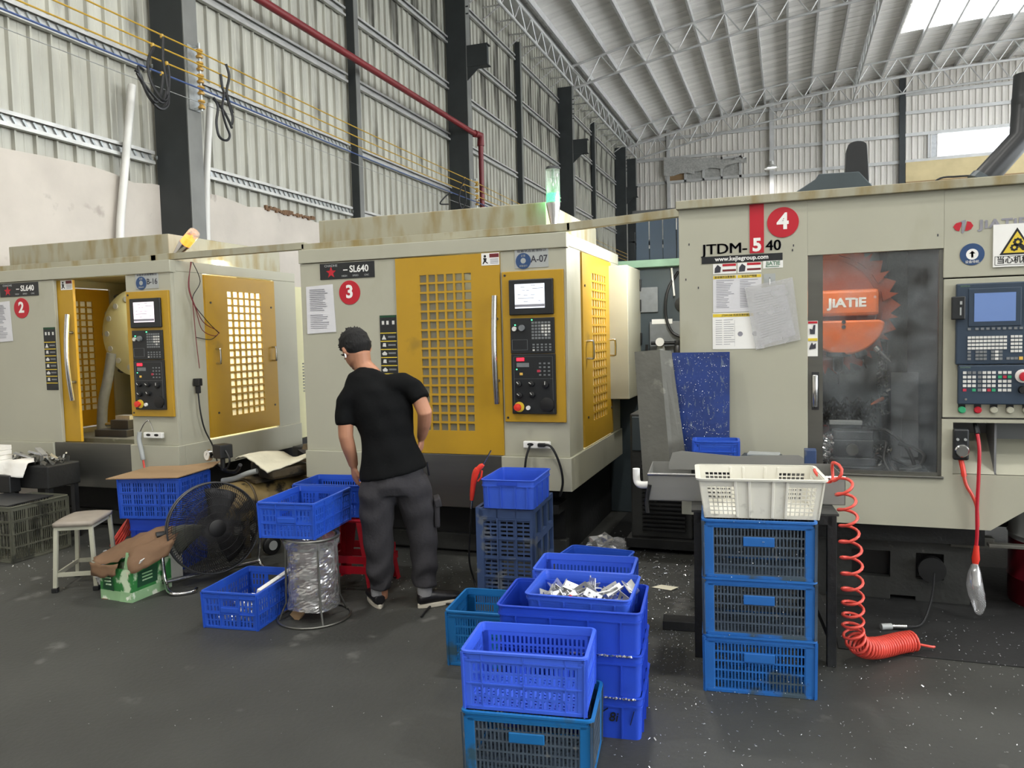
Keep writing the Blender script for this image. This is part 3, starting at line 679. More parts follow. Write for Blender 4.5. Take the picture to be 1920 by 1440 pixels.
    m = MB(); m.box(.80, 1.16, .3, .62, .76, .82); m.box(.92, 1.12, .36, .58, .82, .9); vz = P(m, 'vise', 'steel_dark', bevel=.004)
    MB().cyl((.78,.45,.85), (.92,.45,.85), .018, n=10).build('vise_screw', 'chrome', vz, smooth=True); MB().box(.94, 1.1, .4, .5, .9, .935).build('workpiece', 'alu', vz)
    # work lamp inside, near the right side door
    wl_ = P(MB().box(1.60, 1.66, .3, 1.2, 2.12, 2.16), 'work_lamp', 'white', bevel=.004); MB().cyl((1.63,.33,2.105), (1.63,1.17,2.105), .016, n=10).build('lamp_tube', 'tube_light', wl_, smooth=True)
    area('lamp_light', wl_, (1.58, .8, 2.06), .8, pane_side_light, (1, .95, .8), shape='RECTANGLE', sy=.1, rot=(0, -.75, 0))
    area('added_fill', wl_, (1.2, .6, 2.09), .5, pane_side_light*.13, (1, .95, .78), shape='RECTANGLE', sy=.1)  # extra light without a fixture, added to brighten the interior
    return t
m3 = machine(-3.33, 'cream machining center marked 3 with closed yellow door, behind the man', '3', 'A-07', False, 'screen_white', 30, 'green')
m2 = machine(-6.51, 'cream machining center marked 2 with its yellow door slid open', '2', 'B-16', True, 'screen_pink', 60, 'orange')
# rear electrical cabinet beside machine three
eb = MB().box(1.93, 2.16, 1.2, 1.85, 1.03, 2.08).build('electrical_cabinet', 'cream', m3, bevel=.006)
for z in (1.33, 1.5, 1.78, 1.95): MB().box(2.16, 2.172, 1.72, 1.80, z-.05, z+.05).build('latch', 'black', eb, bevel=.004)
MB().box(1.6, 1.9, 1.64, 1.66, 1.5, 2.0).build('louver_panel', 'cream', m2)
lm = MB()
for k in range(10): lm.box(2.02, 2.04, 1.66, 1.9, 1.05+.03*k, 1.065+.03*k)
lm.build('vent_slats', 'plate_grey', m2)
# pump unit behind machine two, in the gap to machine three
t = thing('coolant_pump', 'grey coolant pump with ribbed motor in the gap beside machine two', 'pump', (-4.02, 6.25, 0))
MB().box(-.3, .35, -.2, .5, 0, .58).build('tank', 'base_grey', t, bevel=.01)
MB().cyl((0, 0, .58), (0, 0, .8), .085, n=20).build('motor', 'steel_dark', t, smooth=True)
for k in range(6): MB().lathe([(.085,0),(.1,0),(.1,.012),(.085,.012)], 20, Matrix.Translation((0,0,.6+.03*k))).build('cooling_fin', 'steel_dark', t)
MB().lathe([(.1,0),(.1,.03),(.08,.05),(0,.05)], 20, Matrix.Translation((0,0,.8))).build('fan_cover', 'plate_grey', t, smooth=True)
MB().box(-.07, .07, -.12, -.08, .64, .76).build('terminal_box', 'plate_grey', t, bevel=.005)
# trunking carried across the machine tops
t = thing('cable_trunking', 'long cream cable trunking bridging the tops of all the machines', 'trunking', (0, 4.93, 0))
for a, b, za, zb in ((-7.0, -4.7, 2.232, 2.232), (-4.75, -3.33, 2.236, 2.245), (-3.35, -1.32, 2.232, 2.245), (-1.34, -.59, 2.245, 2.285)):
    MB().bar((a, 0, za), (b, 0, zb), .05, .05).build('trunking_length', 'cream_stained', t, bevel=.002)
# wires, plug and air gun on machine two
t = thing('loose_wires', 'thin brown wires hanging down the corner of machine two', 'wire', (-4.5, 4.85, 0)); random.seed(4)
for ln in ([(.03,.18,2.2),(.03,.15,2.0),(.035,.2,1.85),(.04,.28,1.72),(.04,.42,1.66),(.04,.46,1.63)], [(.03,.2,2.2),(.035,.27,2.05),(.03,.18,1.9),(.04,.3,1.75),(.04,.46,1.63)],
           [(.03,.19,2.2),(.03,.14,2.0),(.04,.2,1.82),(.04,.26,1.66),(.04,.4,1.61),(.04,.46,1.64)], [(.03,.18,1.9),(.03,.19,1.7),(.03,.2,1.55),(.03,.22,1.35)], [(.03,.2,1.6),(.04,.35,1.58),(.04,.44,1.62)]):
    MB().tube(spline(ln, 6), .0035, 5).build('wire', 'wine' if ln[0][1] < .195 else 'pulley', t, smooth=True)
t = thing('power_plug', 'black plug and cord hanging on the side of machine two', 'plug', (-4.5, 4.85, 0))
m = MB(); m.box(.0, .06, .17, .215, 1.21, 1.27); m.box(.01, .05, .18, .205, 1.15, 1.21); m.build('plug', 'black', t, bevel=.006)
MB().tube(spline([(.03,.19,1.17),(.035,.2,1.0),(.035,.24,.85),(.06,.3,.7),(.08,.32,.55)], 6), .006, 6).build('cord', 'cable', t, smooth=True)
t = thing('air_gun', 'grey air blow gun hanging from the socket box of machine two', 'air gun', (-6.51, 4.85, 0))
m = MB(); m.tube(spline([(1.67,-.06,.86),(1.665,-.065,.8),(1.69,-.07,.7),(1.70,-.07,.64)], 5), [.018]*15+[.014], 10); m.build('grip', 'plate_grey', t, smooth=True)
MB().tube(spline([(1.665,-.06,.85),(1.72,-.06,.93),(1.76,-.05,.95),(1.79,-.045,.87)], 5), .005, 6).build('hook_wire', 'chrome', t, smooth=True)
MB().tube(spline([(1.70,-.07,.64),(1.72,-.08,.55),(1.75,-.12,.48),(1.76,-.3,.3)], 5), .008, 8).build('hose', 'hose_red', t, smooth=True)
t = thing('mains_cable', 'black power cord plugged into the socket box of machine three', 'cord', (-3.33, 4.85, 0))
MB().tube(spline([(1.745,-.055,.838),(1.72,-.07,.75),(1.70,-.06,.62)], 5), .008, 8).build('cord', 'cable', t, smooth=True)
MB().tube(spline([(1.825,-.055,.838),(1.9,-.09,.83),(1.95,-.08,.72),(1.96,-.05,.6),(1.93,-.02,.5)], 6), .008, 8).build('cord', 'cable', t, smooth=True)
MB().box(1.80, 1.85, -.075, -.05, .826, .85).build('plug', 'black', t, bevel=.005)
# ================================================================== MACHINE FOUR
t4 = thing('machining_center', 'large grey machining center marked 4 with an orange tool changer inside', 'machine', (0, 4.6, 0))
P = lambda m, n, mt, **k: m.build(n, mt, t4, **k)
m = MB(); m.box(-.588, .108, 0, .04, .475, 2.25); lp = P(m, 'left_panel', 'cream', bevel=.003)
P(MB().box(.108, .77, 0, .04, 1.952, 2.25), 'header_panel', 'cream')
P(MB().box(.108, .77, 0, .04, .475, .752), 'sill_panel', 'cream')
P(MB().box(.77, 2.3, 0, .04, 1.797, 2.25), 'console_header', 'cream', bevel=.003)
P(MB().box(.772, 2.3, .0, .04, 1.066, 1.79), 'console_panel', 'cream', bevel=.003)
m = MB(); m.prism([(.77,.475),(1.0,.475),(1.16,.59),(2.3,.59),(2.3,.763),(.77,.763)], 0, .04); m.box(.77, .822, 0, .04, .763, 1.058); m.box(.822, 2.3, 0, .04, 1.04, 1.058); m.box(1.9, 2.3, 0, .04, .763, 1.04); P(m, 'lower_panel', 'cream')
m = MB(); m.box(.822, 1.9, .22, .23, .763, 1.04); m.box(.822, .825, .04, .22, .763, 1.04); m.box(.822, 1.9, .04, .22, 1.037, 1.04); m.box(1.02, 1.03, .04, .22, .763, 1.04); P(m, 'recess_lining', 'int_grey')
m = MB(); m.add([(.825,.03,.766),(1.02,.03,.766),(1.02,.22,.96),(.825,.22,.96)], [(0,1,2,3)]); m.add([(1.03,.03,.766),(1.9,.03,.766),(1.9,.22,.93),(1.03,.22,.93)], [(0,1,2,3)]); P(m, 'recess_slope', 'cream')
P(MB().box(-.60, 2.3, -.03, .1, 2.25, 2.297), 'top_rail', 'cream_stained', bevel=.004)
P(MB().box(-.588, -.55, .04, 2.3, .475, 2.25), 'side_panel', 'cream')
P(MB().box(-.55, 2.3, .1, 2.3, 2.22, 2.25), 'roof_plate', 'cream')
P(MB().box(2.26, 2.3, .04, 2.3, .5, 2.25), 'side_panel', 'cream')
P(MB().box(-.55, 2.3, 2.26, 2.3, .475, 2.25), 'rear_panel', 'int_dark')
P(MB().box(-.5, 1.0, .12, 2.2, .36, .48), 'lower_frame', 'dark_base'); P(MB().box(1.0, 2.2, .6, 2.2, .36, .58), 'lower_frame', 'dark_base'); P(MB().box(1.9, 2.1, .9, 2.1, 0, .36), 'rear_foot', 'dark_base')
m = MB(); m.grid([-.35,.35,.55,.68,.82,.95], [0,.03,.13,.28,.38], lambda i, j: (i == 1 and j == 2) or (i == 3 and j == 2) or (i == 2 and j == 0), .06, Matrix.Translation((0, .2, 0))); bs = P(m, 'casting_base', 'base_grey', clean=True)
MB().lathe([(.0,0),(.062,0),(.07,.004),(.07,.05),(.06,.05)], 28, Matrix.Translation((.755,.2,.2)) @ Matrix.Rotation(PI/2, 4, 'X')).build('port_ring', 'black', bs, smooth=True)
P(MB().box(-.33, .93, .27, 2.1, 0, .37), 'base_core', 'black')
m = MB(); m.box(.84, 1.05, .14, .2, .34, .40); m.box(1.0, 1.3, .03, .08, .375, .395); P(m, 'foot_bracket', 'sheet_grey', bevel=.004)
# sliding door
d = MB(); d.box(.11, .186, .012, .04, .755, 1.95); d.box(.752, .77, .012, .04, .755, 1.95); d.box(.186, .752, .012, .04, .748, .768); d = P(d, 'sliding_door', 'steel', label='grey framed sliding door with a large glass pane')
MB().box(.186, .752, .024, .029, .768, 1.95).build('pane', 'glass', d)
MB().lathe([(.014,-.09),(.017,-.085),(.017,.085),(.014,.09)], 12, Matrix.Translation((.146,.004,1.205))).build('handle', 'chrome', d, smooth=True); MB().box(.128, .166, .006, .014, 1.1, 1.31).build('handle_recess', 'steel_dark', d)
st = MB().box(.108, .160, .007, .013, 1.397, 1.592).build('warning_label', 'white', d)
MB().box(.11, .158, .004, .008, 1.578, 1.59).build('label_band', 'red', d); MB().box(.11, .158, .004, .008, 1.482, 1.497).build('label_band', 'sign_yellow', d)
m = MB(); m.prism([(.12,1.52),(.145,1.52),(.148,1.57),(.138,1.57),(.132,1.545),(.118,1.55)], .004, .008); m.prism([(.115,1.435),(.15,1.44),(.15,1.47),(.137,1.46),(.13,1.475),(.12,1.455)], .004, .008); m.build('label_pictogram', 'ink', d)
P(MB().box(.1, .78, -.012, .012, .74, .752), 'door_rail', 'steel', bevel=.003)
# ---- working space
P(MB().box(.05, .6, 1.3, 1.34, .6, 2.2), 'back_wall', 'int_grey'); P(MB().box(.6, 1.5, 1.5, 1.54, .6, 2.2), 'back_wall', 'int_dark')
P(MB().box(.61, .64, 1.0, 1.5, .6, 2.2), 'corner_post', 'int_dark'); P(MB().box(.8, .83, .26, 1.5, .6, 2.2), 'inner_side', 'int_dark'); P(MB().box(.64, .8, 1.0, 1.02, .65, 1.25), 'guard_panel', 'int_grey'); P(MB().box(.7, .8, .98, 1.0, .7, .95), 'guard_panel', 'int_grey', bevel=.004)
P(MB().box(-.3, .8, .06, 1.5, .6, .68), 'interior_floor', 'int_grey')
m = MB(); random.seed(8); nx_, nz_ = 40, 14
for j in range(nz_):
    for i in range(nx_):
        h = .86+.21*j/(nz_-1)*(.9+.1*math.sin(i*.9)); m.v.append((.12+.46*i/(nx_-1), 1.295-.035*random.random()*(1-(j/(nz_-1))**2), h))
m.f = [(j*nx_+i, j*nx_+i+1, (j+1)*nx_+i+1, (j+1)*nx_+i) for j in range(nz_-1) for i in range(nx_-1) if random.random() > .35*j/nz_]
P(m, 'sludge_crust', 'sludge')
ot = P(MB().prism([(.225+(.43 if k % 2 == 0 else .36)*math.cos(2*PI*k/36), 1.68+(.43 if k % 2 == 0 else .36)*math.sin(2*PI*k/36)) for k in range(36)], .68, .82), 'tool_changer_disc', 'orange_dark', label='toothed orange tool changer disc')
MB().prism(disc(.225, 1.68, .30, 32), .64, .69).build('disc_hub', 'orange_dark', ot, bevel=.01)
for k in range(18):
    a = 2*PI*(k+.5)/18
    MB().prism([(.225+.33*math.cos(a-.10), 1.68+.33*math.sin(a-.10)), (.225+.42*math.cos(a), 1.68+.42*math.sin(a)), (.225+.33*math.cos(a+.10), 1.68+.33*math.sin(a+.10))], .655, .70).build('tooth_ridge', 'orange_dark', ot)
uc = P(MB().box(.02, .525, .56, .68, 1.622, 1.782), 'upper_cover', 'orange', bevel=.02, label='orange cover lettered in white')
text('JiATiE', .075, 'white', uc, (.345, .557, 1.70), bold=.003, name='cover_lettering', sx=1.15); text('®', .02, 'white', uc, (.5, .557, 1.73), name='cover_lettering')
lc = [(.03,1.595),(.03,1.45)]+[(.33+.23*math.cos(a), 1.60+.215*math.sin(a)) for a in [PI+.75+(PI-.85)*i/16 for i in range(17)]]+[(.526,1.595)]
P(MB().prism(lc, .57, .68), 'lower_cover', 'orange', bevel=.012, label='round-bottomed orange spindle cover')
for z in (1.585, 1.555): P(MB().cyl((.327,.565,z), (.327,.58,z), .012, n=12), 'bolt', 'steel_dark', smooth=True)
P(MB().lathe([(.07,1.40),(.07,1.375),(.03,1.37),(.03,1.29),(.022,1.28),(.008,1.27),(.006,1.2)], 18, Matrix.Translation((.30,.63,0))), 'spindle_tool', 'panel_black', smooth=True)
P(MB().lathe([(.03,0),(.035,.05),(.02,.06),(.008,.07),(.005,.13)], 14, Matrix.Translation((.42,.66,1.42)) @ Matrix.Rotation(PI-.35, 4, 'Y')), 'tool_holder', 'panel_black', smooth=True)
P(MB().lathe([(.02,0),(.022,.03),(.01,.04),(.008,.09),(.004,.13)], 14, Matrix.Translation((.51,.66,1.43)) @ Matrix.Rotation(PI-.75, 4, 'Y')), 'tool_holder', 'chrome', smooth=True)
m = MB(); m.box(.2, .54, .42, .85, .68, .72); m.box(.24, .5, .46, .8, .72, .765); P(m, 'work_table', 'steel_dark', bevel=.004)
m = MB(); m.box(.262, .49, .5, .78, .765, .87); m.box(.262, .49, .5, .62, .87, .925); m.box(.25, .44, .66, .74, .9, .96); v4 = P(m, 'vise', 'steel_dark', bevel=.006)
MB().cyl((.37,.5,.815), (.37,.46,.815), .035, n=16).build('vise_screw', 'steel', v4, smooth=True); MB().box(.25, .44, .64, .7, .945, .97).build('jaw', 'plate_grey', v4, bevel=.003)
m = MB(); random.seed(21)
for k in range(240):
    a = random.choice((0, 0, 1)); x, y, z = (random.uniform(.2, .26), random.uniform(.45, .6), random.uniform(.70, .9)) if a == 0 else (random.uniform(.5, .58), random.uniform(.42, .6), random.uniform(.70, .84))
    s_ = random.uniform(.004, .012); e = Euler((random.random()*6, random.random()*6, 0)).to_matrix().to_4x4(); e.translation = (x, y, z); m.box(-s_, s_, -s_*.2, s_*.2, -s_*.5, s_*.5, e)
tag(P(m, 'metal_chips', 'chrome'), kind='stuff')
for ln in ([(.47,.6,.92),(.56,.5,.93),(.66,.45,.84),(.70,.42,.74)], [(.5,.5,.85),(.545,.4,.87),(.53,.35,.78),(.56,.25,.7)], [(.52,.5,.8),(.62,.4,.76),(.7,.35,.74),(.74,.35,.8),(.7,.4,.84),(.62,.45,.86)], [(.52,.45,.78),(.6,.35,.72),(.66,.3,.73),(.72,.3,.75)], [(.56,.45,.8),(.56,.3,.76),(.6,.2,.7)]):
    P(MB().tube(spline(ln, 6), .011, 8), 'hydraulic_hose', 'cable', smooth=True)
P(MB().box(.6, .75, .3, .5, .68, .74), 'hose_manifold', 'panel_black', bevel=.005); P(MB().tube(spline([(.59,1.0,1.45),(.58,.95,1.2),(.60,.95,1.05),(.61,.95,.8),(.6,.9,.7)], 6), [.03]*25, 10), 'bellows_hose', 'panel_black', smooth=True)
P(MB().tube([(.58,.9,1.09),(.53,.8,1.075),(.50,.75,1.065)], [.012,.01,.005], 8), 'coolant_nozzle', 'orange', smooth=True)
m = MB(); random.seed(9)
for k in range(120):
    z = random.uniform(.98, 1.4); s_ = random.uniform(.004, .014); e = Euler((random.random()*6, random.random()*6, 0)).to_matrix().to_4x4(); e.translation = (.585+random.uniform(-.03, .03), .93+random.uniform(-.04, .02), z); m.box(-s_, s_, -s_*.2, s_*.2, -s_*.5, s_*.5, e)
tag(P(m, 'clinging_chips', 'steel'), kind='stuff')
wk = P(MB().box(-.1, .5, .2, .26, 2.12, 2.16), 'work_lamp', 'white', bevel=.004); MB().cyl((-.08,.23,2.11), (.48,.23,2.11), .012, n=10).build('lamp_tube', 'tube_light', wk, smooth=True); area('lamp_light', wk, (.3, .22, 2.09), .6, 6.5, (1, .97, .9), rot=(-.35, 0, 0), shape='RECTANGLE', sy=.06)  # unseen lamp added to lighten the inside of machine four
# ---- lettering on the left panel
red = P(MB().box(-.196, -.12, -.004, 0, 1.98, 2.25), 'red_bar', 'red')
text('5', .098, 'white', red, (-.157, -.005, 2.022), bold=.004, name='model_digit')
for dx_ in (-.0022, 0, .0022):
    text('JTDM-', .082, 'ink', lp, (-.332+dx_, -.002, 2.012), name='model_text', sx=1.12); text('40', .082, 'ink', lp, (-.07+dx_, -.002, 2.015), name='model_text')
nb = P(MB().prism(disc(-.02, 2.14, .083, 40), -.004, 0), 'number_sticker', 'red'); text('4', .12, 'white', nb, (-.02, -.005, 2.142), bold=.004, name='number')
ww = P(MB().box(-.46, -.022, -.003, 0, 1.934, 1.974), 'web_strip', 'panel_black'); text('www.kejiegroup.com', .033, 'white', ww, (-.241, -.004, 1.956), bold=.0008, name='web_text', sx=1.02)
def sticker(x0, x1, z0, z1, mt, n='sticker', y=-.002): return MB().box(x0, x1, y, y+.0022, z0, z1).build(n, mt, lp)
for x0 in (-.397, -.263):
    sticker(x0, x0+.128, 1.873, 1.93, 'white', 'safety_sticker'); sticker(x0+.052, x0+.126, 1.915, 1.928, 'red', 'sticker_band', -.003); sticker(x0+.052, x0+.126, 1.886, 1.897, 'wine', 'sticker_band', -.003)
    MB().prism([(x0+.008,1.88),(x0+.04,1.882),(x0+.044,1.91),(x0+.025,1.925),(x0+.01,1.905)], -.0035, -.0015).build('sticker_pictogram', 'ink', lp)
sticker(-.125, -.02, 1.892, 1.933, 'white', 'maker_sticker'); text('JiATiE', .03, 'green_beam', lp, (-.072, -.003, 1.918), name='maker_text', bold=.001); sticker(-.11, -.04, 1.898, 1.903, 'green_beam', 'sticker_band', -.003)
sticker(-.398, -.134, 1.655, 1.864, 'paper', 'instruction_sheet'); sticker(-.396, -.27, 1.845, 1.862, 'sign_yellow', 'sheet_band', -.003); sticker(-.262, -.136, 1.845, 1.862, 'sign_yellow', 'sheet_band', -.003)
text('安全操作注意事项', .014, 'ink', lp, (-.333, -.0035, 1.854), name='sheet_text'); text('安全生产规程', .014, 'ink', lp, (-.2, -.0035, 1.854), name='sheet_text')
sticker(-.402, -.12, 1.445, 1.650, 'white', 'diagram_sheet'); sticker(-.40, -.13, 1.628, 1.646, 'sign_yellow', 'sheet_band', -.003); text('JTDM-540 机床润滑示意图', .014, 'ink', lp, (-.27, -.0035, 1.637), name='sheet_text')
m = MB(); random.seed(2)
for k in range(17):
    z = 1.833-.0095*k; m.box(-.38, -.38+random.uniform(.04, .1), -.003, -.0015, z, z+.003); m.box(-.25, -.25+random.uniform(.04, .1), -.003, -.0015, z, z+.003)
for k in range(12):
    z = 1.61-.0125*k; m.box(-.385, -.35, -.003, -.0015, z, z+.0025); m.box(-.34, -.33+random.uniform(.02, .05), -.003, -.0015, z, z+.0025)
m.box(-.2805, -.28, -.003, -.0015, 1.46, 1.61)
for x in (-.25, -.17): m.lathe([(.012,0),(.014,0),(.014,.001),(.012,.001)], 16, Matrix.Translation((x,-.0015,1.53)) @ Matrix.Rotation(PI/2, 4, 'X'))
tag(m.build('printed_lines', 'ink_pale', lp), kind='stuff')
sticker(-.122, -.06, 1.80, 1.862, 'plate_grey', 'hook_plate'); MB().tube([(-.09,-.004,1.84),(-.09,-.02,1.83),(-.09,-.02,1.80)], .004, 8).build('hook', 'chrome', lp, smooth=True)
pts = [(-.03,1.14),(-.02,1.18),(.02,1.2)]
for x, z in ((.035,2.01),(.03,1.985),(.742,2.02),(-.53,2.05),(-.55,1.85),(-.48,1.8)): MB().box(x-.003, x+.003, -.002, 0, z-.006, z+.006).build('paint_chip', 'ink', lp)
# document in a clear bag hung on the hook
bgd = thing('document_bag', 'clear plastic bag with a printed sheet hung on machine four', 'document', (0, 4.6, 0))
V = [(-.225,1.79),(.03,1.835),(.07,1.49),(-.165,1.44)]
MB().add([(a,-.014,b) for a, b in V]+[(a,-.012,b) for a, b in V], [(0,3,2,1),(4,5,6,7),(0,1,5,4),(1,2,6,5),(2,3,7,6),(3,0,4,7)]).build('sleeve', 'bag', bgd)
V = [(-.20,1.775),(-.015,1.80),(.045,1.52),(-.15,1.455)]
ps = MB().add([(a,-.0085,b) for a, b in V]+[(a,-.0075,b) for a, b in V], [(0,3,2,1),(4,5,6,7),(0,1,5,4),(1,2,6,5),(2,3,7,6),(3,0,4,7)]).build('paper_sheet', 'paper', bgd)
m = MB()
for k in range(18):
    u = .1+.045*k; a = Vector((V[0][0],0,V[0][1])).lerp(Vector((V[3][0],0,V[3][1])), u); b = Vector((V[1][0],0,V[1][1])).lerp(Vector((V[2][0],0,V[2][1])), u)
    m.bar(a.lerp(b, .12)+Vector((0,-.0092,0)), a.lerp(b, random.uniform(.6, .9))+Vector((0,-.0092,0)), .001, .004)
tag(m.build('printed_lines', 'ink_pale', ps), kind='stuff')
# ---- console side
for poly in ([(.812+.03*(1-math.cos(a)), 2.058+.028*math.sin(a)) for a in [PI*.62*(i/8-.5)*2 for i in range(9)]],): pass
lg = P(MB().prism([(.812,2.058),(.825,2.075),(.845,2.08),(.853,2.076),(.84,2.034),(.825,2.038)], -.003, 0), 'maker_emblem', 'red'); MB().prism([(.904,2.058),(.891,2.078),(.876,2.082),(.866,2.034),(.878,2.034),(.893,2.04)], -.003, 0).build('emblem_half', 'red', lg); MB().prism([(.848,2.085),(.866,2.09),(.87,2.088),(.86,2.024),(.85,2.022),(.853,2.05)], -.003, 0).build('emblem_bar', 'ink_pale', lg)
text('JiATiE', .06, 'ink_pale', P(MB().box(.93, .932, -.001, 0, 2.04, 2.042), 'lettering_backing', 'cream'), (.93, -.002, 2.06), bold=.0022, name='maker_lettering', sx=1.3, align='LEFT', space=1.1)
bc = P(MB().prism([(.9+.056*math.cos(2*PI*i/32), 1.912+.056*math.sin(2*PI*i/32)) for i in range(32)], -.003, 0), 'round_tag', 'blue_sticker'); MB().prism([(.895,1.895),(.905,1.895),(.905,1.915),(.915,1.915),(.9,1.93),(.885,1.915),(.895,1.915)], -.0042, -.002).build('arrow', 'white', bc)
MB().lathe([(.026,0),(.028,0),(.028,.001),(.026,.001)], 28, Matrix.Translation((.9,-.0032,1.912)) @ Matrix.Rotation(PI/2, 4, 'X')).build('arrow_ring', 'white', bc); text('设备待机', .016, 'white', bc, (.9, -.004, 1.873), name='tag_text')
sg = P(MB().box(.992, 1.25, -.008, -.002, 1.84, 2.055), 'warning_sign', 'white'); 
MB().prism([(1.02,1.90),(1.175,1.90),(1.0975,2.035)], -.0095, -.0075).build('triangle_border', 'black', sg, bevel=.004); MB().prism([(1.036,1.909),(1.159,1.909),(1.0975,2.016)], -.0105, -.009).build('triangle', 'sign_yellow', sg)
for x, z, r in ((1.085,1.935,.016),(1.1,1.962,.018)):
    MB().prism([(x+(r if k % 2 else r*1.25)*math.cos(2*PI*k/16), z+(r if k % 2 else r*1.25)*math.sin(2*PI*k/16)) for k in range(16)], -.0115, -.010).build('gear', 'black', sg); MB().prism(disc(x, z, r*.45, 12), -.0122, -.011).build('gear_eye', 'sign_yellow', sg)
MB().prism([(1.1,1.945),(1.118,1.952),(1.14,1.93),(1.142,1.917),(1.12,1.92)], -.0115, -.010).build('hand', 'black', sg)
m = MB()
for a, b, c_, e in ((1.0,1.24,1.849,1.851),(1.0,1.24,1.892,1.894),(1.0,1.002,1.849,1.894)): m.box(a, b, -.009, -.0075, c_, e)
m.build('text_frame', 'black', sg); text('当心机械伤人', .04, 'black', sg, (1.008, -.009, 1.872), bold=.0006, align='LEFT', name='sign_text', sx=.92)
cn = P(MB().box(.826, 1.5, -.03, .0, 1.345, 1.762), 'control_panel', 'panel_navy', bevel=.006); cn2 = P(MB().box(.838, 1.5, -.03, .0, 1.138, 1.342), 'machine_panel', 'panel_navy', bevel=.006)
MB().box(.88, 1.115, -.034, -.028, 1.54, 1.735).build('screen_bezel', 'panel_navy', cn, bevel=.004); MB().box(.906, 1.09, -.036, -.032, 1.565, 1.71).build('screen', 'screen_blue', cn)
MB().box(.802, .864, -.05, -.02, 1.578, 1.697).build('card_slot_box', 'panel_black', cn, bevel=.005); MB().box(.838, .845, -.053, -.048, 1.6, 1.64).build('slot', 'plate_grey', cn); MB().box(.838, .848, -.053, -.048, 1.655, 1.672).build('slot', 'plate_grey', cn)
text('SIEMENS', .012, 'green_beam', cn, (.865, -.031, 1.748), name='panel_text'); text('SINUMERIK', .01, 'green_beam', cn2, (.87, -.031, 1.33), name='panel_text')
kw, kg, kd = MB(), MB(), MB(); K_ = lambda q, x, z, s_=.0075: q.box(x-s_, x+s_, -.034, -.029, z-s_*.82, z+s_*.82)
for c in range(10): K_(kg, .885+.0245*c+(.01 if c else 0), 1.528, .007)
for r in range(8): K_(kg, 1.135, 1.71-.02*r)
for r in range(4):
    for c in range(10): K_(kw, .886+.0178*c, 1.484-.0185*r)
for r in range(5):
    for c in range(3): K_(kw, 1.078+.0178*c, 1.486-.0185*r)
for r in range(3):
    K_(kg, .886, 1.41-.018*r)
    for c in range(3): K_(kg, .922+.0178*c, 1.41-.018*r); K_(kw if c == 1 else kg, .992+.0178*c, 1.41-.018*r)
for c in range(3): K_(kg, 1.06+.0178*c, 1.375)
k_ = kw.build('white_keys', 'key_white', cn); tag(k_, kind='stuff'); tag(kg.build('grey_keys', 'key_grey', cn), kind='stuff'); MB().box(1.108, 1.125, -.034, -.029, 1.367, 1.383).build('yellow_key', 'key_yellow', cn)
kw = MB(); kg = MB()
special = {(1,7):'key_green',(1,8):'key_red',(1,9):'key_green',(4,0):'key_red',(4,2):'key_green',(4,5):'key_red',(4,6):'key_green'}
for r in range(5):
    for c in range(10):
        x = .867+.0212*c+(.004 if c > 2 else 0)+(.006 if c > 6 else 0); z = 1.303-.0225*r
        if (r, c) in special: MB().box(x-.008, x+.008, -.034, -.029, z-.007, z+.007).build('coloured_key', special[(r, c)], cn2)
        elif (r, c) != (4, 1): (kg if c == 3 or (r == 0 and c in (1, 2)) else kw).box(x-.008, x+.008, -.034, -.029, z-.007, z+.007)
tag(kw.build('white_keys', 'key_white', cn2), kind='stuff'); tag(kg.build('grey_keys', 'key_grey', cn2), kind='stuff')
MB().lathe([(.034,0),(.034,.008),(0,.008)], 24, Matrix.Translation((1.125,-.03,1.285)) @ Matrix.Rotation(PI/2, 4, 'X')).build('stop_collar', 'white', cn2, smooth=True); MB().lathe([(.018,0),(.024,.014),(.022,.028),(0,.03)], 20, Matrix.Translation((1.128,-.036,1.283)) @ Matrix.Rotation(PI/2, 4, 'X')).build('emergency_stop', 'red', cn2, smooth=True)
MB().lathe([(.02,0),(.018,.02),(0,.02)], 18, Matrix.Translation((1.125,-.03,1.215)) @ Matrix.Rotation(PI/2, 4, 'X')).build('knob', 'black', cn2, smooth=True); MB().cyl((.873,-.034,1.165), (.873,-.028,1.165), .006, n=10).build('key_lock', 'chrome', cn2)
for k, mt in enumerate(('key_green', 'red', 'cream', 'cream', 'cream')):
    x = .86+.0725*k; b_ = P(MB().box(x-.016, x+.016, -.006, 0, 1.098, 1.138), 'button_label', 'panel_black'); MB().lathe([(.018,0),(.018,.01),(.014,.014),(0,.014)], 18, Matrix.Translation((x,-.004,1.108)) @ Matrix.Rotation(PI/2, 4, 'X')).build('push_button', mt, b_, smooth=True)
# pendant hand wheel in the recess, and its cables
t = thing('hand_wheel_pendant', 'black hand-wheel pendant hanging in the recess of machine four', 'pendant', (0, 4.6, 0))
MB().box(.82, .893, -.03, .02, .845, 1.01).build('housing', 'panel_black', t, bevel=.01); MB().lathe([(.034,0),(.034,.008),(.028,.014),(0,.014)], 28, Matrix.Translation((.858,-.03,.895)) @ Matrix.Rotation(PI/2, 4, 'X')).build('dial', 'chrome', t, smooth=True)
MB().lathe([(.008,0),(.008,.008),(0,.008)], 12, Matrix.Translation((.843,-.044,.908)) @ Matrix.Rotation(PI/2, 4, 'X')).build('crank_knob', 'chrome', t)
for x in (.838, .873): MB().cyl((x,-.04,.955), (x,-.028,.955), .007, n=10).build('selector', 'plate_grey', t, smooth=True)
MB().tube(spline([(.86,0,.845),(.865,-.02,.8),(.88,-.025,.72),(.91,-.03,.66),(.93,-.03,.6),(.935,-.03,.5)], 6), .009, 8).build('cable', 'hose_red', t, smooth=True)
MB().tube([(.86,0,.845),(.866,-.02,.8),(.872,-.022,.76)], .013, 8).build('strain_relief', 'red_bright', t, smooth=True)
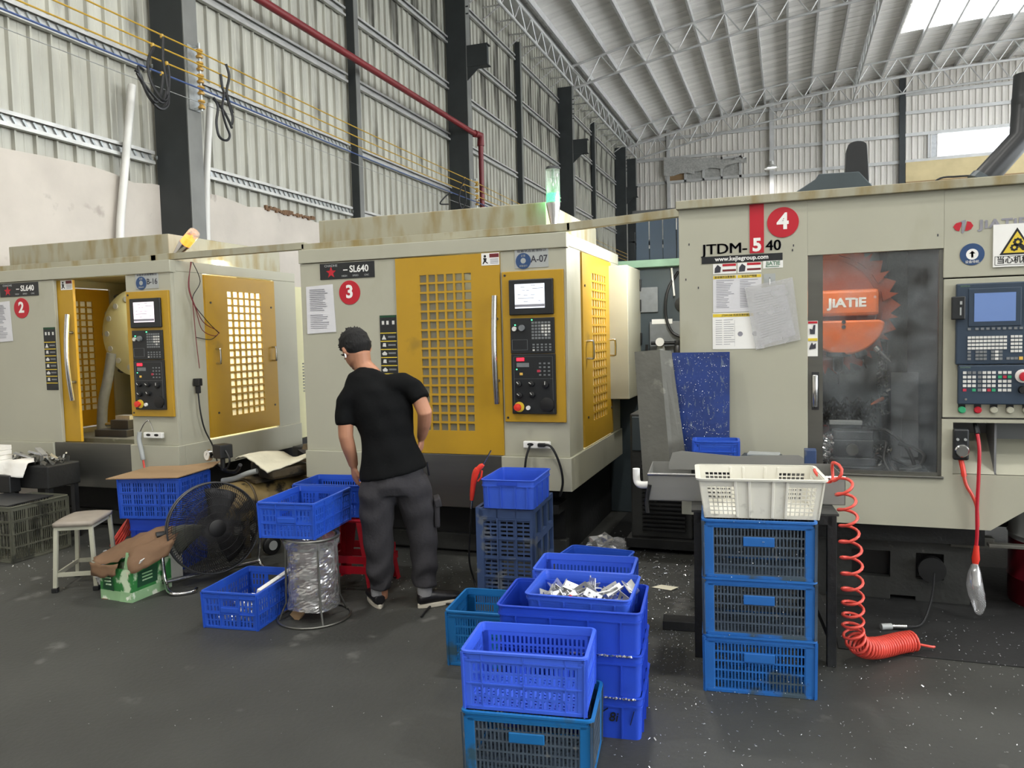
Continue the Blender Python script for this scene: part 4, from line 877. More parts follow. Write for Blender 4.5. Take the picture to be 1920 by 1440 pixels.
t = thing('air_gun', 'red cable with a wrapped air gun hanging in front of machine four', 'air gun', (0, 4.6, 0))
MB().tube([(.935,.05,1.04),(.935,0,.98)], .014, 8).build('cable_gland', 'panel_black', t, smooth=True)
MB().tube(spline([(.935,0,.98),(.938,-.03,.9),(.935,-.035,.75),(.93,-.035,.6),(.932,-.035,.48),(.93,-.035,.42),(.925,-.035,.36)], 6), .009, 8).build('cable', 'red', t, smooth=True)
MB().tube([(.93,-.035,.40),(.927,-.035,.33),(.925,-.035,.30)], [.012,.02,.014], 10).build('connector', 'red_bright', t, smooth=True)
MB().tube(spline([(.925,-.035,.31),(.92,-.05,.2),(.94,-.05,.1),(.94,-.05,.04)], 4), [.012,.02,.03,.035,.04,.04,.04,.036,.035,.03,.025,.02,.01], 10).build('plastic_wrap', 'film', t, smooth=True)
# ---- things on top of machine four
t = thing('cable_carrier', 'black cable carrier loop and housing on top of machine four', 'cable carrier', (0, 5.3, 2.25))
MB().prism([(.03,.15),(.03,0),(.55,0),(.55,.10),(.42,.26),(.19,.265),(.17,.235)], 0, .35).build('housing', 'cabinet', t, bevel=.006)
out_ = [(.345,.24),(.35,.4)]+[(.412+.055*math.cos(a), .42+.03*math.sin(a)) for a in [PI-PI*i/8 for i in range(9)]]+[(.475,.3),(.48,.16),(.42,.2)]
MB().prism(out_, .02, .14).build('carrier_chain', 'panel_black', t, bevel=.004); MB().box(.42, .5, .1, .3, .1, .2).build('bracket', 'galv', t); MB().box(.34, .38, .04, .1, .24, .262).build('bracket', 'galv', t)
t = thing('exhaust_duct', 'dark exhaust duct rising from the right top of machine four', 'duct', (0, 4.75, 2.25))
MB().tube([(.98,.05,.06),(1.17,.08,.28),(1.19,.09,.6)], .062, 18).build('duct', 'panel_black', t, smooth=True); MB().lathe([(.068,0),(.068,.16),(.062,.18)], 18, Matrix.Translation((1.187,.088,.32))).build('collar', 'panel_black', t, smooth=True); MB().cyl((.965,.048,.045), (.99,.052,.07), .07, n=18).build('end_ring', 'cabinet', t); MB().box(.96, 1.3, .02, .3, .0, .03).build('mount_plate', 'cream_stained', t)
cables('hanging_cable', 'thin black cable arching over the left top of machine four', [[(-.48,4.95,2.27),(-.44,4.95,2.31),(-.36,4.95,2.33),(-.28,4.95,2.29),(-.25,4.95,2.26)]], .006)
cables('hanging_cable', 'thin black cable arching beside the exhaust duct', [[(.72,5.0,2.26),(.8,5.0,2.37),(.9,5.0,2.38),(.98,4.9,2.36)], [(.85,5.0,2.27),(.93,4.95,2.32),(1.0,4.85,2.36)]], .006)
# unseen lamp added behind machine four to brighten the side of machine three
t = thing('added_flood_light', 'unseen flood lamp added on the far side of machine four, lighting machine three', 'lamp', (-.65, 5.7, 2.1))
MB().box(-.03, .03, -.09, .09, .0, .14).build('housing', 'panel_black', t, bevel=.006); MB().box(-.034, -.03, -.075, .075, .015, .125).build('lens', 'lamp_glow', t); MB().cyl((.02,0,.07), (.07,0,.07), .015, n=10).build('bracket', 'steel', t)
area('flood_beam', t, (-.04, 0, .07), .14, 24, (1, .98, .92), rot=(0, PI/2-.15, 0), shape='RECTANGLE', sy=.12)
# ---- gap between machines three and four
t = thing('electrical_cabinet', 'dark cabinet with an air regulator between machines three and four', 'cabinet', (-1.35, 6.6, 0))
MB().box(-.1, .75, 0, .6, .0, 2.15).build('body', 'cabinet', t, bevel=.008); MB().box(.12, .33, -.02, 0, 1.72, 1.93).build('door', 'key_grey', t, bevel=.004)
MB().lathe([(.06,0),(.06,.02),(.05,.022),(0,.022)], 24, Matrix.Translation((.53,0,1.78)) @ Matrix.Rotation(PI/2, 4, 'X')).build('vent', 'black', t, smooth=True)
MB().box(.26, .74, -.03, 0, 1.12, 1.64).build('mount_plate', 'key_grey', t, bevel=.004); MB().box(.28, .45, -.035, -.02, 1.62, 1.66).build('label', 'white', t)
MB().box(-.1, .76, -.12, .1, 2.09, 2.15).build('green_shelf', 'green_beam', t, bevel=.004)
for x in (.36, .5):
    MB().lathe([(.02,0),(.035,.02),(.035,.14),(.025,.17),(.03,.18),(.03,.21)], 16, Matrix.Translation((x,-.08,1.27))).build('regulator_bowl', 'steel_dark' if x > .4 else 'plate_grey', t, smooth=True)
MB().cyl((.28,-.08,1.46), (.68,-.08,1.46), .014, n=10).build('air_pipe', 'black', t, smooth=True); MB().lathe([(.035,0),(.035,.02),(0,.02)], 20, Matrix.Translation((.36,-.12,1.47)) @ Matrix.Rotation(PI/2, 4, 'X')).build('gauge', 'white', t, smooth=True); MB().box(.56, .66, -.1, -.03, 1.52, 1.66).build('valve_block', 'white', t, bevel=.005)
for ln in ([(.5,0,2.05),(.42,-.06,1.9),(.4,-.06,1.7),(.45,-.06,1.55),(.55,-.06,1.5)], [(.6,-.06,1.46),(.68,-.1,1.4),(.66,-.1,1.25),(.56,-.1,1.2),(.5,-.1,1.25)], [(.0,-.04,2.0),(.12,-.06,1.85),(.12,-.06,1.6),(.08,-.06,1.4)], [(.24,-.06,1.45),(.23,-.06,1.1),(.25,-.06,.8)], [(.1,-.06,1.3),(.2,-.08,1.25),(.24,-.06,1.4)]): MB().tube(spline(ln, 6), .012, 8).build('hose', 'cable', t, smooth=True)
MB().cyl((.45,-.04,2.08), (.47,-.04,1.85), .008, n=8).build('cable_tie', 'white', t)
t = thing('blue_curtain', 'dark blue plastic strip curtain above the gap between machines three and four', 'curtain', (-1.35, 7.0, 2.2))
for k in range(6): MB().box(.08+.12*k, .19+.12*k, .0+.01*(k % 2), .004+.01*(k % 2), .0, .42).build('strip', 'panel_navy', t)
MB().bar((.05,0,.42), (.85,0,.42), .03).build('rail', 'steel_dark', t)
t = thing('chiller_unit', 'grey chiller with louvered front standing between machines three and four', 'chiller', (-1.05, 5.42, 0))
MB().box(.0, .43, .02, .6, .1, .98).build('body', 'base_grey', t, bevel=.01); MB().box(-.03, .46, -.02, .65, .03, .1).build('plinth', 'dark_base', t, bevel=.005); MB().box(.015, .415, .005, .02, .72, .96).build('control_cover', 'cabinet', t, bevel=.005)
for k in range(17): MB().box(.08, .38, -.004, .022, .16+.03*k, .174+.03*k, Matrix.Identity(4)).build('louver', 'dark_base', t)
# ================================================================== CRATES
def rr(wd, d, r, n=4):
    """rounded rectangle loop, x from -wd/2 to wd/2, y from 0 to d"""
    out = []
    for cx, cy, a0 in ((wd/2-r, r, -PI/2), (wd/2-r, d-r, 0), (-wd/2+r, d-r, PI/2), (-wd/2+r, r, PI)):
        for k in range(n+1): a = a0+PI/2*k/n; out.append((cx+r*math.cos(a), cy+r*math.sin(a)))
    return out
def ring(m, wd, d, r, prof, closed=True, n=4):
    """sweep a profile of (outward offset, z) around a rounded rectangle"""
    k0 = len(m.v); L_ = 4*(n+1)
    for off, z in prof:
        rad = max(.001, r+off); m.v += [(x, y-off, z) for x, y in rr(wd+2*off, d+2*off, rad, n)]
    for i in range(len(prof) if closed else len(prof)-1):
        j = (i+1) % len(prof)
        for q in range(L_): m.f.append((k0+i*L_+q, k0+i*L_+(q+1) % L_, k0+j*L_+(q+1) % L_, k0+j*L_+q))
    return m
def taperv(m, d, h, tp):
    if tp: m.v = [(x*(1-tp*(1-z/h)), d/2+(y-d/2)*(1-tp*(1-z/h)), z) for x, y, z in m.v]
    return m
def slotcuts(a, b, groups, n, fr, rib):
    """cut positions between a and b: groups x n slots; returns list, and set of slot cell indices"""
    cuts = [a]; cells = set(); gw = (b-a-rib*(groups-1))/groups; p = gw/n
    for g_ in range(groups):
        x0 = a+g_*(gw+rib)
        for k in range(n):
            s0 = x0+p*k+p*(1-fr)/2; cuts += [s0]; cells.add(len(cuts)-1); cuts += [s0+p*fr]
    cuts.append(b); return cuts, cells
def slot_wall(wd, h, mx, z0, z1, cg, cn, cf, rg, rn, rf, t, skip=None, rib=.014):
    us, cu = slotcuts(-wd/2+mx, wd/2-mx, cg, cn, cf, rib); vs, cv = slotcuts(z0, z1, rg, rn, rf, rib)
    us = [-wd/2]+us+[wd/2]; vs = [0]+vs+[h]; cu = {i+1 for i in cu}; cv = {i+1 for i in cv}
    hole = lambda i, j: i in cu and j in cv and not (skip and skip((us[i]+us[i+1])/2, (vs[j]+vs[j+1])/2))
    return us, vs, hole
def crate(label, wd, d, h, kind, mat, loc, rz, group=None, tp=0, z=0, cat='crate', name='plastic_crate', dark=None):
    t = thing(name, label, cat, (loc[0], loc[1], z), rz, group); T_ = .004
    B = lambda m, n, mt=None, **k: taperv(m, d, h, tp).build(n, mt or mat, t, **k)
    rim = MB(); e = .002
    if kind == 'solid':
        m = MB(); ring(m, wd-.016, d-.016, .022, [(0,.0),(0,h-.012),(-.004,h-.012),(-.004,.006)], True)
        m.v = [(x, y+.008, z_) for x, y, z_ in m.v]; B(m, 'walls', smooth=True)
        B(MB().box(-wd/2+.03, wd/2-.03, .03, d-.03, .002, .006), 'floor_panel')
        ring(rim, wd-.012, d-.012, .024, [(0,h-.008),(.006,h-.004),(.006,h),(-.004,h+.001),(-.005,h-.03),(.0,h-.034)]); rim.v = [(x, y+.006, z_) for x, y, z_ in rim.v]; B(rim, 'rim', smooth=True)
        rb = MB(); ring(rb, wd-.012, d-.012, .022, [(0,h*.76),(.003,h*.76),(.003,h*.76+.008),(0,h*.76+.008)]); rb.v = [(x, y+.006, z_) for x, y, z_ in rb.v]; B(rb, 'band', smooth=True)
        for s_ in (-.36, -.12, .14, .36):
            B(MB().box(wd*s_-.003, wd*s_+.003, .001, .009, .004, h*.76), 'stiffener'); B(MB().box(wd*s_-.003, wd*s_+.003, d-.009, d-.001, .004, h*.76), 'stiffener')
        for s_ in (.2, .5, .8):
            for sx in (-1, 1): B(MB().box(sx*(wd/2-.005)-.004, sx*(wd/2-.005)+.004, d*s_-.003, d*s_+.003, .004, h*.76), 'stiffener')
        return t
    if kind == 'slot': spec = [(wd, d, (3, 4, .45, 2, 2, .82)), (d, wd, (4, 4, .45, 2, 2, .82))]; mx = .03; zz = (h*.06, h*.80)
    elif kind == 'oblong': spec = [(wd, d, (1, 22, .5, 2, 2, .78)), (d, wd, (1, 13, .5, 2, 2, .78))]; mx = .04; zz = (h*.07, h*.80)
    elif kind == 'grille': spec = [(wd, d, (1, 26, .58, 1, 5, .82)), (d, wd, (1, 17, .58, 1, 5, .82))]; mx = .05; zz = (h*.07, h*.88)
    elif kind == 'fine': spec = [(wd, d, (5, 4, .45, 3, 2, .8)), (d, wd, (3, 4, .45, 3, 2, .8))]; mx = .035; zz = (h*.06, h*.9)
    elif kind == 'bin': spec = [(wd, d, (2, 5, .72, 1, 4, .86)), (d, wd, (4, 6, .7, 1, 4, .86))]; mx = .03; zz = (h*.05, h*.95)
    for si, (ww, dd, (cg, cn, cf, rg, rn, rf)) in enumerate(spec):
        if kind in ('slot', 'oblong') and (si == (0 if kind == 'slot' else 1)):
            skip = lambda x, z_: abs(x) < .055 and h*.42 < z_ < h*.6
        elif kind == 'grille' and si == 0: skip = lambda x, z_: abs(x) < wd*.132 and h*.53 < z_ < h*.72
        else: skip = None
        us, vs, hole0 = slot_wall(ww, h*.97, mx, zz[0], zz[1], cg, cn, cf, rg, rn, rf, T_, skip)
        hole = hole0
        if kind == 'slot' and si == 0:
            hole = lambda i, j, us=us, vs=vs, h0=hole0: (-.052 < us[i] and us[i+1] < .052 and h*.6 < (vs[j]+vs[j+1])/2 < h*.79) or h0(i, j)
        for q in (0, 1):
            m = MB()
            if si == 0: T = Matrix.Translation((0, .008 if q == 0 else d-.008-T_, 0))
            else: T = Matrix.Translation((-wd/2+.008+T_ if q == 0 else wd/2-.008, d/2, 0)) @ Matrix.Rotation(PI/2, 4, 'Z')
            m.grid(us, vs, hole, T_, T); B(m, 'side_wall', dark, clean=True)
    B(MB().grid([-wd/2+.012+(wd-.024)*k/31 for k in range(32)], [0]+[(d-.03)*k/21 for k in range(1, 21)]+[d-.03], lambda i, j: i % 2 == 1 and j % 2 == 1, .005, Matrix.Translation((0, .015, .009)) @ Matrix.Rotation(-PI/2, 4, 'X')), 'floor_panel', dark, clean=True)
    ring(rim, wd-.012, d-.012, .02, [(0,h-.012),(.006,h-.008),(.006,h),(-.006,h+.001),(-.007,h-.03),(0,h-.034)]); rim.v = [(x, y+.006, z_) for x, y, z_ in rim.v]; B(rim, 'rim', smooth=True)
    foot = MB(); ring(foot, wd-.014, d-.014, .02, [(0,0),(.003,.002),(.003,.014),(-.01,.016),(-.01,0)]); foot.v = [(x, y+.007, z_) for x, y, z_ in foot.v]; B(foot, 'base_rim', smooth=True)
    ribs = {'slot': (.40, .83), 'oblong': (.44, .83), 'grille': (.9,), 'fine': (.33, .62), 'bin': (.26, .5, .74)}[kind]
    for z_ in ribs:
        rb = MB(); ring(rb, wd-.014, d-.014, .02, [(-.002,h*z_),(.004,h*z_),(.004,h*z_+.005),(-.002,h*z_+.005)]); rb.v = [(x, y+.007, zz_) for x, y, zz_ in rb.v]; B(rb, 'band', smooth=True)
    pw = {'slot': .028, 'oblong': .036, 'grille': .05, 'fine': .032, 'bin': .03}[kind]
    for sx in (-1, 1):
        for y0 in (0, 1):
            m = MB(); x1 = sx*(wd/2-.006); x0 = sx*(wd/2-pw); ya = .006 if y0 == 0 else d-.006; yb = pw*.8 if y0 == 0 else d-pw*.8
            m.box(min(x0, x1), max(x0, x1), min(ya, ya+(.006 if y0 == 0 else -.006)), max(ya, ya+(.006 if y0 == 0 else -.006)), .008, h*.9); m.box(min(x1, x1-sx*.006), max(x1, x1-sx*.006), min(ya, yb), max(ya, yb), .008, h*.9)
            B(m, 'corner_post', bevel=.003)
    if kind == 'grille':
        for q in (0, 1):
            y_ = .002 if q == 0 else d-.01; B(MB().box(-wd*.135, wd*.135, y_, y_+.008, h*.56, h*.72), 'name_plate', bevel=.003)
    if kind == 'slot':
        B(MB().box(-.055, .055, .003, .012, h*.44, h*.58), 'name_plate', bevel=.002)
    if kind == 'oblong':
        for s_ in (-.33, 0, .33): B(MB().box(wd*s_-.002, wd*s_+.002, .003, .01, .01, h*.95), 'stiffener')
    if kind in ('slot', 'fine'):
        for s_ in (-.17, .17): B(MB().box(wd*s_-.003, wd*s_+.003, .003, .01, .01, h*.95), 'stiffener')
        for s_ in (.27, .5, .73):
            for sx in (-1, 1): B(MB().box(sx*(wd/2-.006)-.004, sx*(wd/2-.006)+.004, d*s_-.003, d*s_+.003, .01, h*.95), 'stiffener')
    return t
# left floor crate, the two crates on stools
crate('blue slotted crate on the floor holding a white slab, left of the wrapped stand', .351, .48, .205, 'slot', 'crate_blue', (-2.844, 3.354), .107, tp=.03)
crate('blue slotted crate resting on the film-wrapped stand', .351, .485, .2, 'slot', 'crate_blue', (-2.573, 3.513), .116, tp=.03, z=.474)
crate('blue slotted crate under the hand of the man, on the red stool', .464, .35, .2, 'oblong', 'crate_blue', (-2.668, 4.06), .109, tp=.03, z=.466)
t = thing('foam_slab', 'white slab leaning inside the blue crate on the floor', 'slab', (-2.844, 3.354, 0), .107)
MB().box(-.012, .012, 0, .34, 0, .07, Matrix.Translation((.115, .09, .135)) @ Matrix.Rotation(.3, 4, 'Y') @ Matrix.Rotation(.06, 4, 'X')).build('slab', 'white', t, bevel=.003)
m = MB(); random.seed(31)
for k in range(260):
    s_ = random.uniform(.006, .016); e = Euler((random.random()*6, random.random()*6, random.random()*6)).to_matrix().to_4x4(); e.translation = (random.uniform(-.13, .13), random.uniform(.05, .4), random.uniform(.022, .07)); m.box(-s_, s_, -s_*.3, s_*.3, -s_*.6, s_*.6, e)
tag(m.build('metal_offcuts', 'alu', loc=(-2.844, 3.354, 0), rot=(0, 0, .107)), 'bright metal offcuts in the bottom of the blue floor crate', 'offcuts', kind='stuff')
# navy crate on end with a solid blue box on it
t = thing('plastic_crate', 'dirty navy crate standing on end beneath the solid blue box', 'crate', (-1.52, 4.13, 0), .07)
wd, d, h = .336, .48, .565
us, vs, hole = slot_wall(wd, h, .03, .05, .49, 3, 2, .82, 4, 4, .52, .004, rib=.016); MB().grid(us, vs, hole, .005, Matrix.Translation((0, .008, 0))).build('side_wall', 'crate_navy', t, clean=True)
us, vs, hole = slot_wall(d, h, .015, .02, .55, 3, 1, .86, 3, 1, .86, .004, rib=.018)
for x in (wd/2-.004, -wd/2): MB().grid(us, vs, hole, .02, Matrix.Translation((x+.004, d/2, 0)) @ Matrix.Rotation(PI/2, 4, 'Z')).build('ribbed_wall', 'crate_navy', t, clean=True)
MB().box(-wd/2+.02, wd/2-.02, .03, d-.01, 0, .006).build('end_wall', 'crate_navy', t); MB().box(-wd/2+.02, wd/2-.02, .012, d-.01, h-.008, h).build('end_wall', 'crate_navy', t); MB().box(wd/2-.03, wd/2-.022, .02, d-.01, .01, h-.01).build('bottom_panel', 'crate_dirt', t)
for x in (-wd/2, wd/2-.028): MB().box(x, x+.028, 0, .012, 0, h).build('corner_post', 'crate_navy', t, bevel=.003)
MB().box(-wd/2, wd/2, 0, .012, h-.062, h-.008).build('rim', 'crate_navy', t, bevel=.004)
for x in (-.056, .056): MB().box(x-.004, x+.004, 0, .01, .02, h).build('stiffener', 'crate_navy', t)
for z_ in (.05, .16, .27, .385, .5): MB().box(-wd/2, wd/2, .001, .01, z_-.004, z_+.004).build('band', 'crate_navy', t)
dbox = crate('solid blue box standing on the dirty navy crate', .323, .433, .166, 'solid', 'crate_solid', (-1.502, 4.105), .064, tp=.02, z=.566)
MB().box(-.06, .06, -.001, .004, .135, .152).build('label_holder', 'crate_deep', dbox)
t = thing('air_gun', 'red air blow gun standing at the left of the solid blue box', 'air gun', (-1.715, 4.2, .566))
MB().tube(spline([(-.045,0,.02),(-.035,0,.10),(-.02,0,.17),(.0,0,.21)], 5), [.011,.012,.014,.015,.016,.016,.017,.018,.018,.019,.02,.02,.021,.02,.019,.018], 10).build('grip', 'red_bright', t, smooth=True)
MB().tube([(-.02,0,.19),(.02,0,.225),(.035,0,.235)], [.014,.016,.01], 10).build('head', 'red_bright', t, smooth=True); MB().tube([(.0,-.005,.135),(.02,0,.16),(.025,0,.2)], .006, 8).build('trigger', 'red_bright', t, smooth=True); MB().tube([(.03,0,.232),(.06,0,.28),(.085,0,.32)], .004, 8).build('nozzle', 'chrome', t, smooth=True)
MB().cyl((-.05,0,-.03), (-.045,0,.02), .008, n=10).build('fitting', 'chrome', t, smooth=True); MB().tube(spline([(-.05,0,-.03),(-.06,0,-.15),(-.08,.02,-.35),(-.06,.05,-.5),(.0,-.05,-.555),(-.1,-.15,-.558),(-.22,-.2,-.558),(-.2,-.4,-.558)], 6), .006, 6).build('hose', 'cable', t, smooth=True)
# teal crate, blue stack, tray, crates behind
crate('teal crate on the floor, left of the solid blue stack', .42, .345, .265, 'grille', 'crate_teal', (-1.318, 3.288), .09, tp=.02)
for k, lab in enumerate(('lowest solid deep-blue crate of the stack, marked with black pen', 'middle solid deep-blue crate of the stack of three', 'top solid deep-blue crate of the stack, under the parts tray')):
    g_ = crate(lab, .573, .359, .165, 'solid', 'crate_deep', (-.799-.0*k, 2.82), .091, 'stacked solid blue crates', tp=.02, z=.165*k)
    if k == 0:
        text('8i', .05, 'black', g_, (.17, .0055, .085), bold=.0005, name='pen_mark', shear=.2); MB().bar((.235,.006,.06), (.25,.006,.115), .003, .003).build('pen_mark', 'black', g_); MB().bar((.128,.006,.102), (.15,.006,.118), .003, .003).build('pen_mark', 'black', g_)
    m = MB(); random.seed(50+k)
    for q in range(90):
        s_ = random.uniform(.001, .0035); m.box(-s_, s_, -s_, s_, -s_, s_, Matrix.Translation((random.uniform(0, .26), -.004+random.random()*.004, .165-.001)) @ Euler((1, random.random()*3, 1)).to_matrix().to_4x4())
    if k < 2: tag(m.build('rim_chips', 'chrome', g_), kind='stuff')
tr = crate('shallow solid blue tray holding metal parts, on top of the blue stack', .425, .335, .1, 'solid', 'crate_solid', (-.775, 2.865), .051, tp=.05, z=.43, cat='tray', name='parts_tray')
random.seed(12); PX, PY, PZ = -.775, 2.865, .437; ca, sa = math.cos(.051), math.sin(.051)
def inp(x, y): return (PX+ca*x-sa*y, PY+sa*x+ca*y)
def bracket():
    m = MB(); m.grid([-.035,-.02,-.012,.012,.02,.035], [-.02,-.008,.008,.02], lambda i, j: j == 1 and i in (1, 3), .004); m.box(-.035, .035, 0, .03, -.02, -.016); return m.mesh('bracket')
bme = bracket(); bme.materials.append(M['alu'])
spots = [(random.uniform(-.15, .17), random.uniform(.05, .27)) for k in range(46)]
for k, (x, y) in enumerate(spots):
    z_ = .012+.05*random.random()+(.035 if k in (5, 17, 29, 41) else 0)
    o = link('metal_bracket', bme, None, loc=inp(x, y)+(PZ+z_,), rot=(random.uniform(-.4, 1.3), random.uniform(-.6, .6), random.uniform(0, 6))); tag(o, 'bright bent metal bracket in the heap inside the blue parts tray', 'bracket', 'brackets in the blue tray')
o = link('metal_bracket', bme, None, loc=inp(.14, .12)+(PZ+.085,), rot=(.9, -.5, .6)); tag(o, 'bright metal bracket raised highest, at the right end of the blue parts tray', 'bracket', 'brackets in the blue tray')
x, y = inp(-.06, .075); t = thing('cutters', 'cutters with black and red handles among the brackets in the tray', 'tool', (x, y, PZ+.062), .3)
MB().tube(spline([(-.07,-.03,-.02),(-.03,-.01,.0),(.02,.0,.005)], 4), .009, 8).build('handle', 'black', t, smooth=True); MB().tube(spline([(-.02,-.04,-.005),(.0,-.02,.0),(.025,.0,.005)], 4), .009, 8).build('handle', 'red', t, smooth=True); MB().box(.02, .06, -.008, .008, 0, .008).build('jaw', 'black', t, bevel=.002)
x, y = inp(.01, .11); tag(MB().box(0, .12, -.006, .006, 0, .002, Matrix.Rotation(.25, 4, 'Z') @ Matrix.Rotation(-.2, 4, 'Y')).build('blade', 'white', loc=(x, y, PZ+.065)), 'white plastic blade sticking out of the parts tray', 'blade')
crate('lower of the two blue slotted crates behind the parts tray', .462, .284, .235, 'oblong', 'crate_blue2', (-.88, 3.36), .087, tp=.02, z=0)
crate('upper of the two blue slotted crates behind the parts tray', .462, .284, .24, 'oblong', 'crate_blue2', (-.88, 3.36), .087, tp=.02, z=.236)
crate('blue crate mostly hidden behind the other crates, nearest machine three', .36, .27, .4, 'solid', 'crate_blue', (-.965, 3.78), -.12, tp=.03, z=0)
# front crates
crate('teal crate under the bright blue crate, cut off by the bottom of the picture', .475, .325, .232, 'grille', 'crate_teal', (-.858, 2.475), .122, tp=.02, dark='crate_dirt')
crate('bright blue slotted crate in front, on top of a teal crate', .454, .292, .212, 'oblong', 'crate_blue2', (-.869, 2.487), .122, tp=.02, z=.232)
# right stack
for k, lab in enumerate(('lowest blue grille crate of the stack under the white basket', 'middle blue grille crate of the stack under the white basket', 'top blue grille crate, directly under the white basket')):
    q = crate(lab, .468, .30, .2505, 'grille', 'crate_steel', (-.113, 3.363), .092, 'stack of blue grille crates', tp=.01, z=.2505*k, dark='crate_dirt' if k else None)
    m = MB(); random.seed(70+k)
    for i in range(50):
        s_ = random.uniform(.0006, .0016); m.box(-s_, s_, -s_, s_, -s_, s_, Matrix.Translation((random.uniform(-.2, .2), .001, random.choice((.005, .02, .07, .115, .16, .245))+random.random()*.003)) @ Euler((1, random.random()*3, 1)).to_matrix().to_4x4())
    tag(m.build('clinging_chips', 'chrome', q), kind='stuff')
# white basket
t = thing('white_basket', 'white flared plastic basket on top of the blue crate stack', 'basket', (-.103, 3.39, .752), .12)
wd, d, h, tp = .513, .36, .17, .09
us = [-wd/2]; cells = set()
for a, b in ((-wd/2+.03, -wd/2+.15), (wd/2-.15, wd/2-.03)):
    for k in range(6): us += [a+(b-a)/6*(k+.12)]; cells.add(len(us)-1); us += [a+(b-a)/6*(k+.88)]
us.append(wd/2); vs = [0]; rows = set()
for k in range(7): vs += [.016+.018*k]; rows.add(len(vs)-1); vs += [.016+.018*k+.0135]
vs.append(h)
for q in (0, 1): taperv(MB().grid(us, vs, lambda i, j: i in cells and j in rows, .004, Matrix.Translation((0, .004 if q == 0 else d-.008, 0))), d, h, tp).build('side_wall', 'basket', t, clean=True)
us2 = [-d/2]; c2 = set()
for k in range(14): us2 += [-d/2+.03+(d-.06)/14*(k+.12)]; c2.add(len(us2)-1); us2 += [-d/2+.03+(d-.06)/14*(k+.88)]
us2.append(d/2)
for q in (0, 1): taperv(MB().grid(us2, vs, lambda i, j: i in c2 and j in rows, .004, Matrix.Translation((-wd/2+.008 if q == 0 else wd/2-.004, d/2, 0)) @ Matrix.Rotation(PI/2, 4, 'Z')), d, h, tp).build('side_wall', 'basket', t, clean=True)
taperv(MB().box(-wd/2+.01, wd/2-.01, .01, d-.01, 0, .005), d, h, tp).build('floor_panel', 'basket', t)
m = MB(); ring(m, wd, d, .02, [(0,h-.006),(.01,h-.006),(.012,h+.002),(-.004,h+.003)]); m.build('rim', 'basket', t, smooth=True)
for s_ in (-.185, -.085, .085, .185):
    for y_ in (0, d-.008): taperv(MB().box(wd*s_*1.12-.006, wd*s_*1.12+.006, y_-.003, y_+.011, .004, h-.006), d, h, tp).build('rib', 'basket', t, bevel=.002)
tag(MB().lathe([(.0,0),(.06,.0),(.062,.006),(.06,.012),(.0,.012)], 28, Matrix.Rotation(1.25, 4, 'X')).build('filter_disc', 'cloth', loc=(-.15, 3.62, .812), smooth=True), 'round cream disc standing inside the white basket', 'disc')
# crates under the cardboard at machine two, grey bin at the left edge
crate('solid blue crate at the bottom, under the slotted crate beside the fan', .42, .36, .355, 'solid', 'crate_deep', (-4.1, 4.14), .188, tp=.06, z=0)
crate('tall blue slotted crate covered with a cardboard sheet beside the fan', .48, .40, .282, 'fine', 'crate_blue', (-4.12, 4.12), .188, tp=.03, z=.356)
t = thing('cardboard_sheet', 'tan cardboard sheet lying over the crate beside the fan', 'cardboard', (-4.12, 4.12, .641), .188)
V = [(-.29,-.03,-.005),(.0,-.04,.004),(.24,-.02,.006),(.3,.32,.02),(.27,.48,.035),(.0,.44,.008),(-.26,.42,.004)]
m = MB(); n = len(V); m.v = V+[(a, b, c_+.006) for a, b, c_ in V]; m.f = [tuple(range(n-1, -1, -1)), tuple(range(n, 2*n))]+[(i, (i+1) % n, (i+1) % n+n, i+n) for i in range(n)]; sh = m.build('sheet', 'card', t)
MB().box(.06, .12, .2, .212, .0125, .0135).build('slit', 'black', t)
crate('dirty olive grey bin at the left edge of the picture', .40, .482, .41, 'bin', 'crate_olive', (-5.444, 3.979), -.023, tp=0)
tag(MB().box(-.24, .24, -.02, .36, 0, .008).build('metal_sheet', 'steel_dark', loc=(-5.52, 4.0, .413), rot=(0, 0, .03)), 'thin dark metal sheet lying over the olive bin', 'sheet')
# ================================================================== LEFT CLUTTER
t = thing('parts_bench', 'dark bench box heaped with parts at the left edge, before machine two', 'bench', (-5.75, 4.45, 0))
m = MB(); m.box(-.45, .31, 0, .3, .44, .62); m.build('bin', 'dark_base', t, bevel=.01)
for x in (-.42, .25): 
    for y_ in (.02, .25): MB().box(x, x+.04, y_, y_+.04, 0, .44).build('leg', 'steel_dark', t)
MB().box(-.46, .05, -.12, -.02, .42, .56).build('front_tray', 'black', t, bevel=.01)
m = MB(); random.seed(15)
for k in range(60):
    e = Euler((random.random()*6, random.random()*6, random.random()*6)).to_matrix().to_4x4(); e.translation = (random.uniform(-.2, .28), random.uniform(.03, .27), .63+random.uniform(0, .04)); m.box(-random.uniform(.01, .05), random.uniform(.01, .05), -.012, .012, -.006, .006, e)
tag(m.build('scrap_parts', 'steel', t), kind='stuff')
for k, (x, a) in enumerate(((-.02, .5), (.05, .7), (.0, -.3))):
    tag(MB().box(-.07, .07, -.02, .02, -.006, .006, Matrix.Rotation(.35, 4, 'Y')).build('metal_plate', 'alu', loc=(-5.75+x+.05*k, 4.52+.03*k, .69+.012*k), rot=(0, 0, a)), ('small metal plate lying lowest', 'small metal plate tilted in the middle', 'small metal plate lying topmost')[k]+' on the dark bench heap', 'plate', 'plates on the bench')
for k in range(4):
    tag(MB().box(-.11, .11, 0, .2, 0, .036).build('white_carton', 'white', loc=(-6.02+.004*(k % 2), 4.33, .622+.0375*k), rot=(0, 0, .05*(k % 2)), bevel=.003), ('lowest', 'second', 'third', 'topmost')[k]+' flat white carton of the stack at the left edge', 'carton', 'flat white cartons')
m = MB(); nx_, ny_ = 18, 12; random.seed(6)
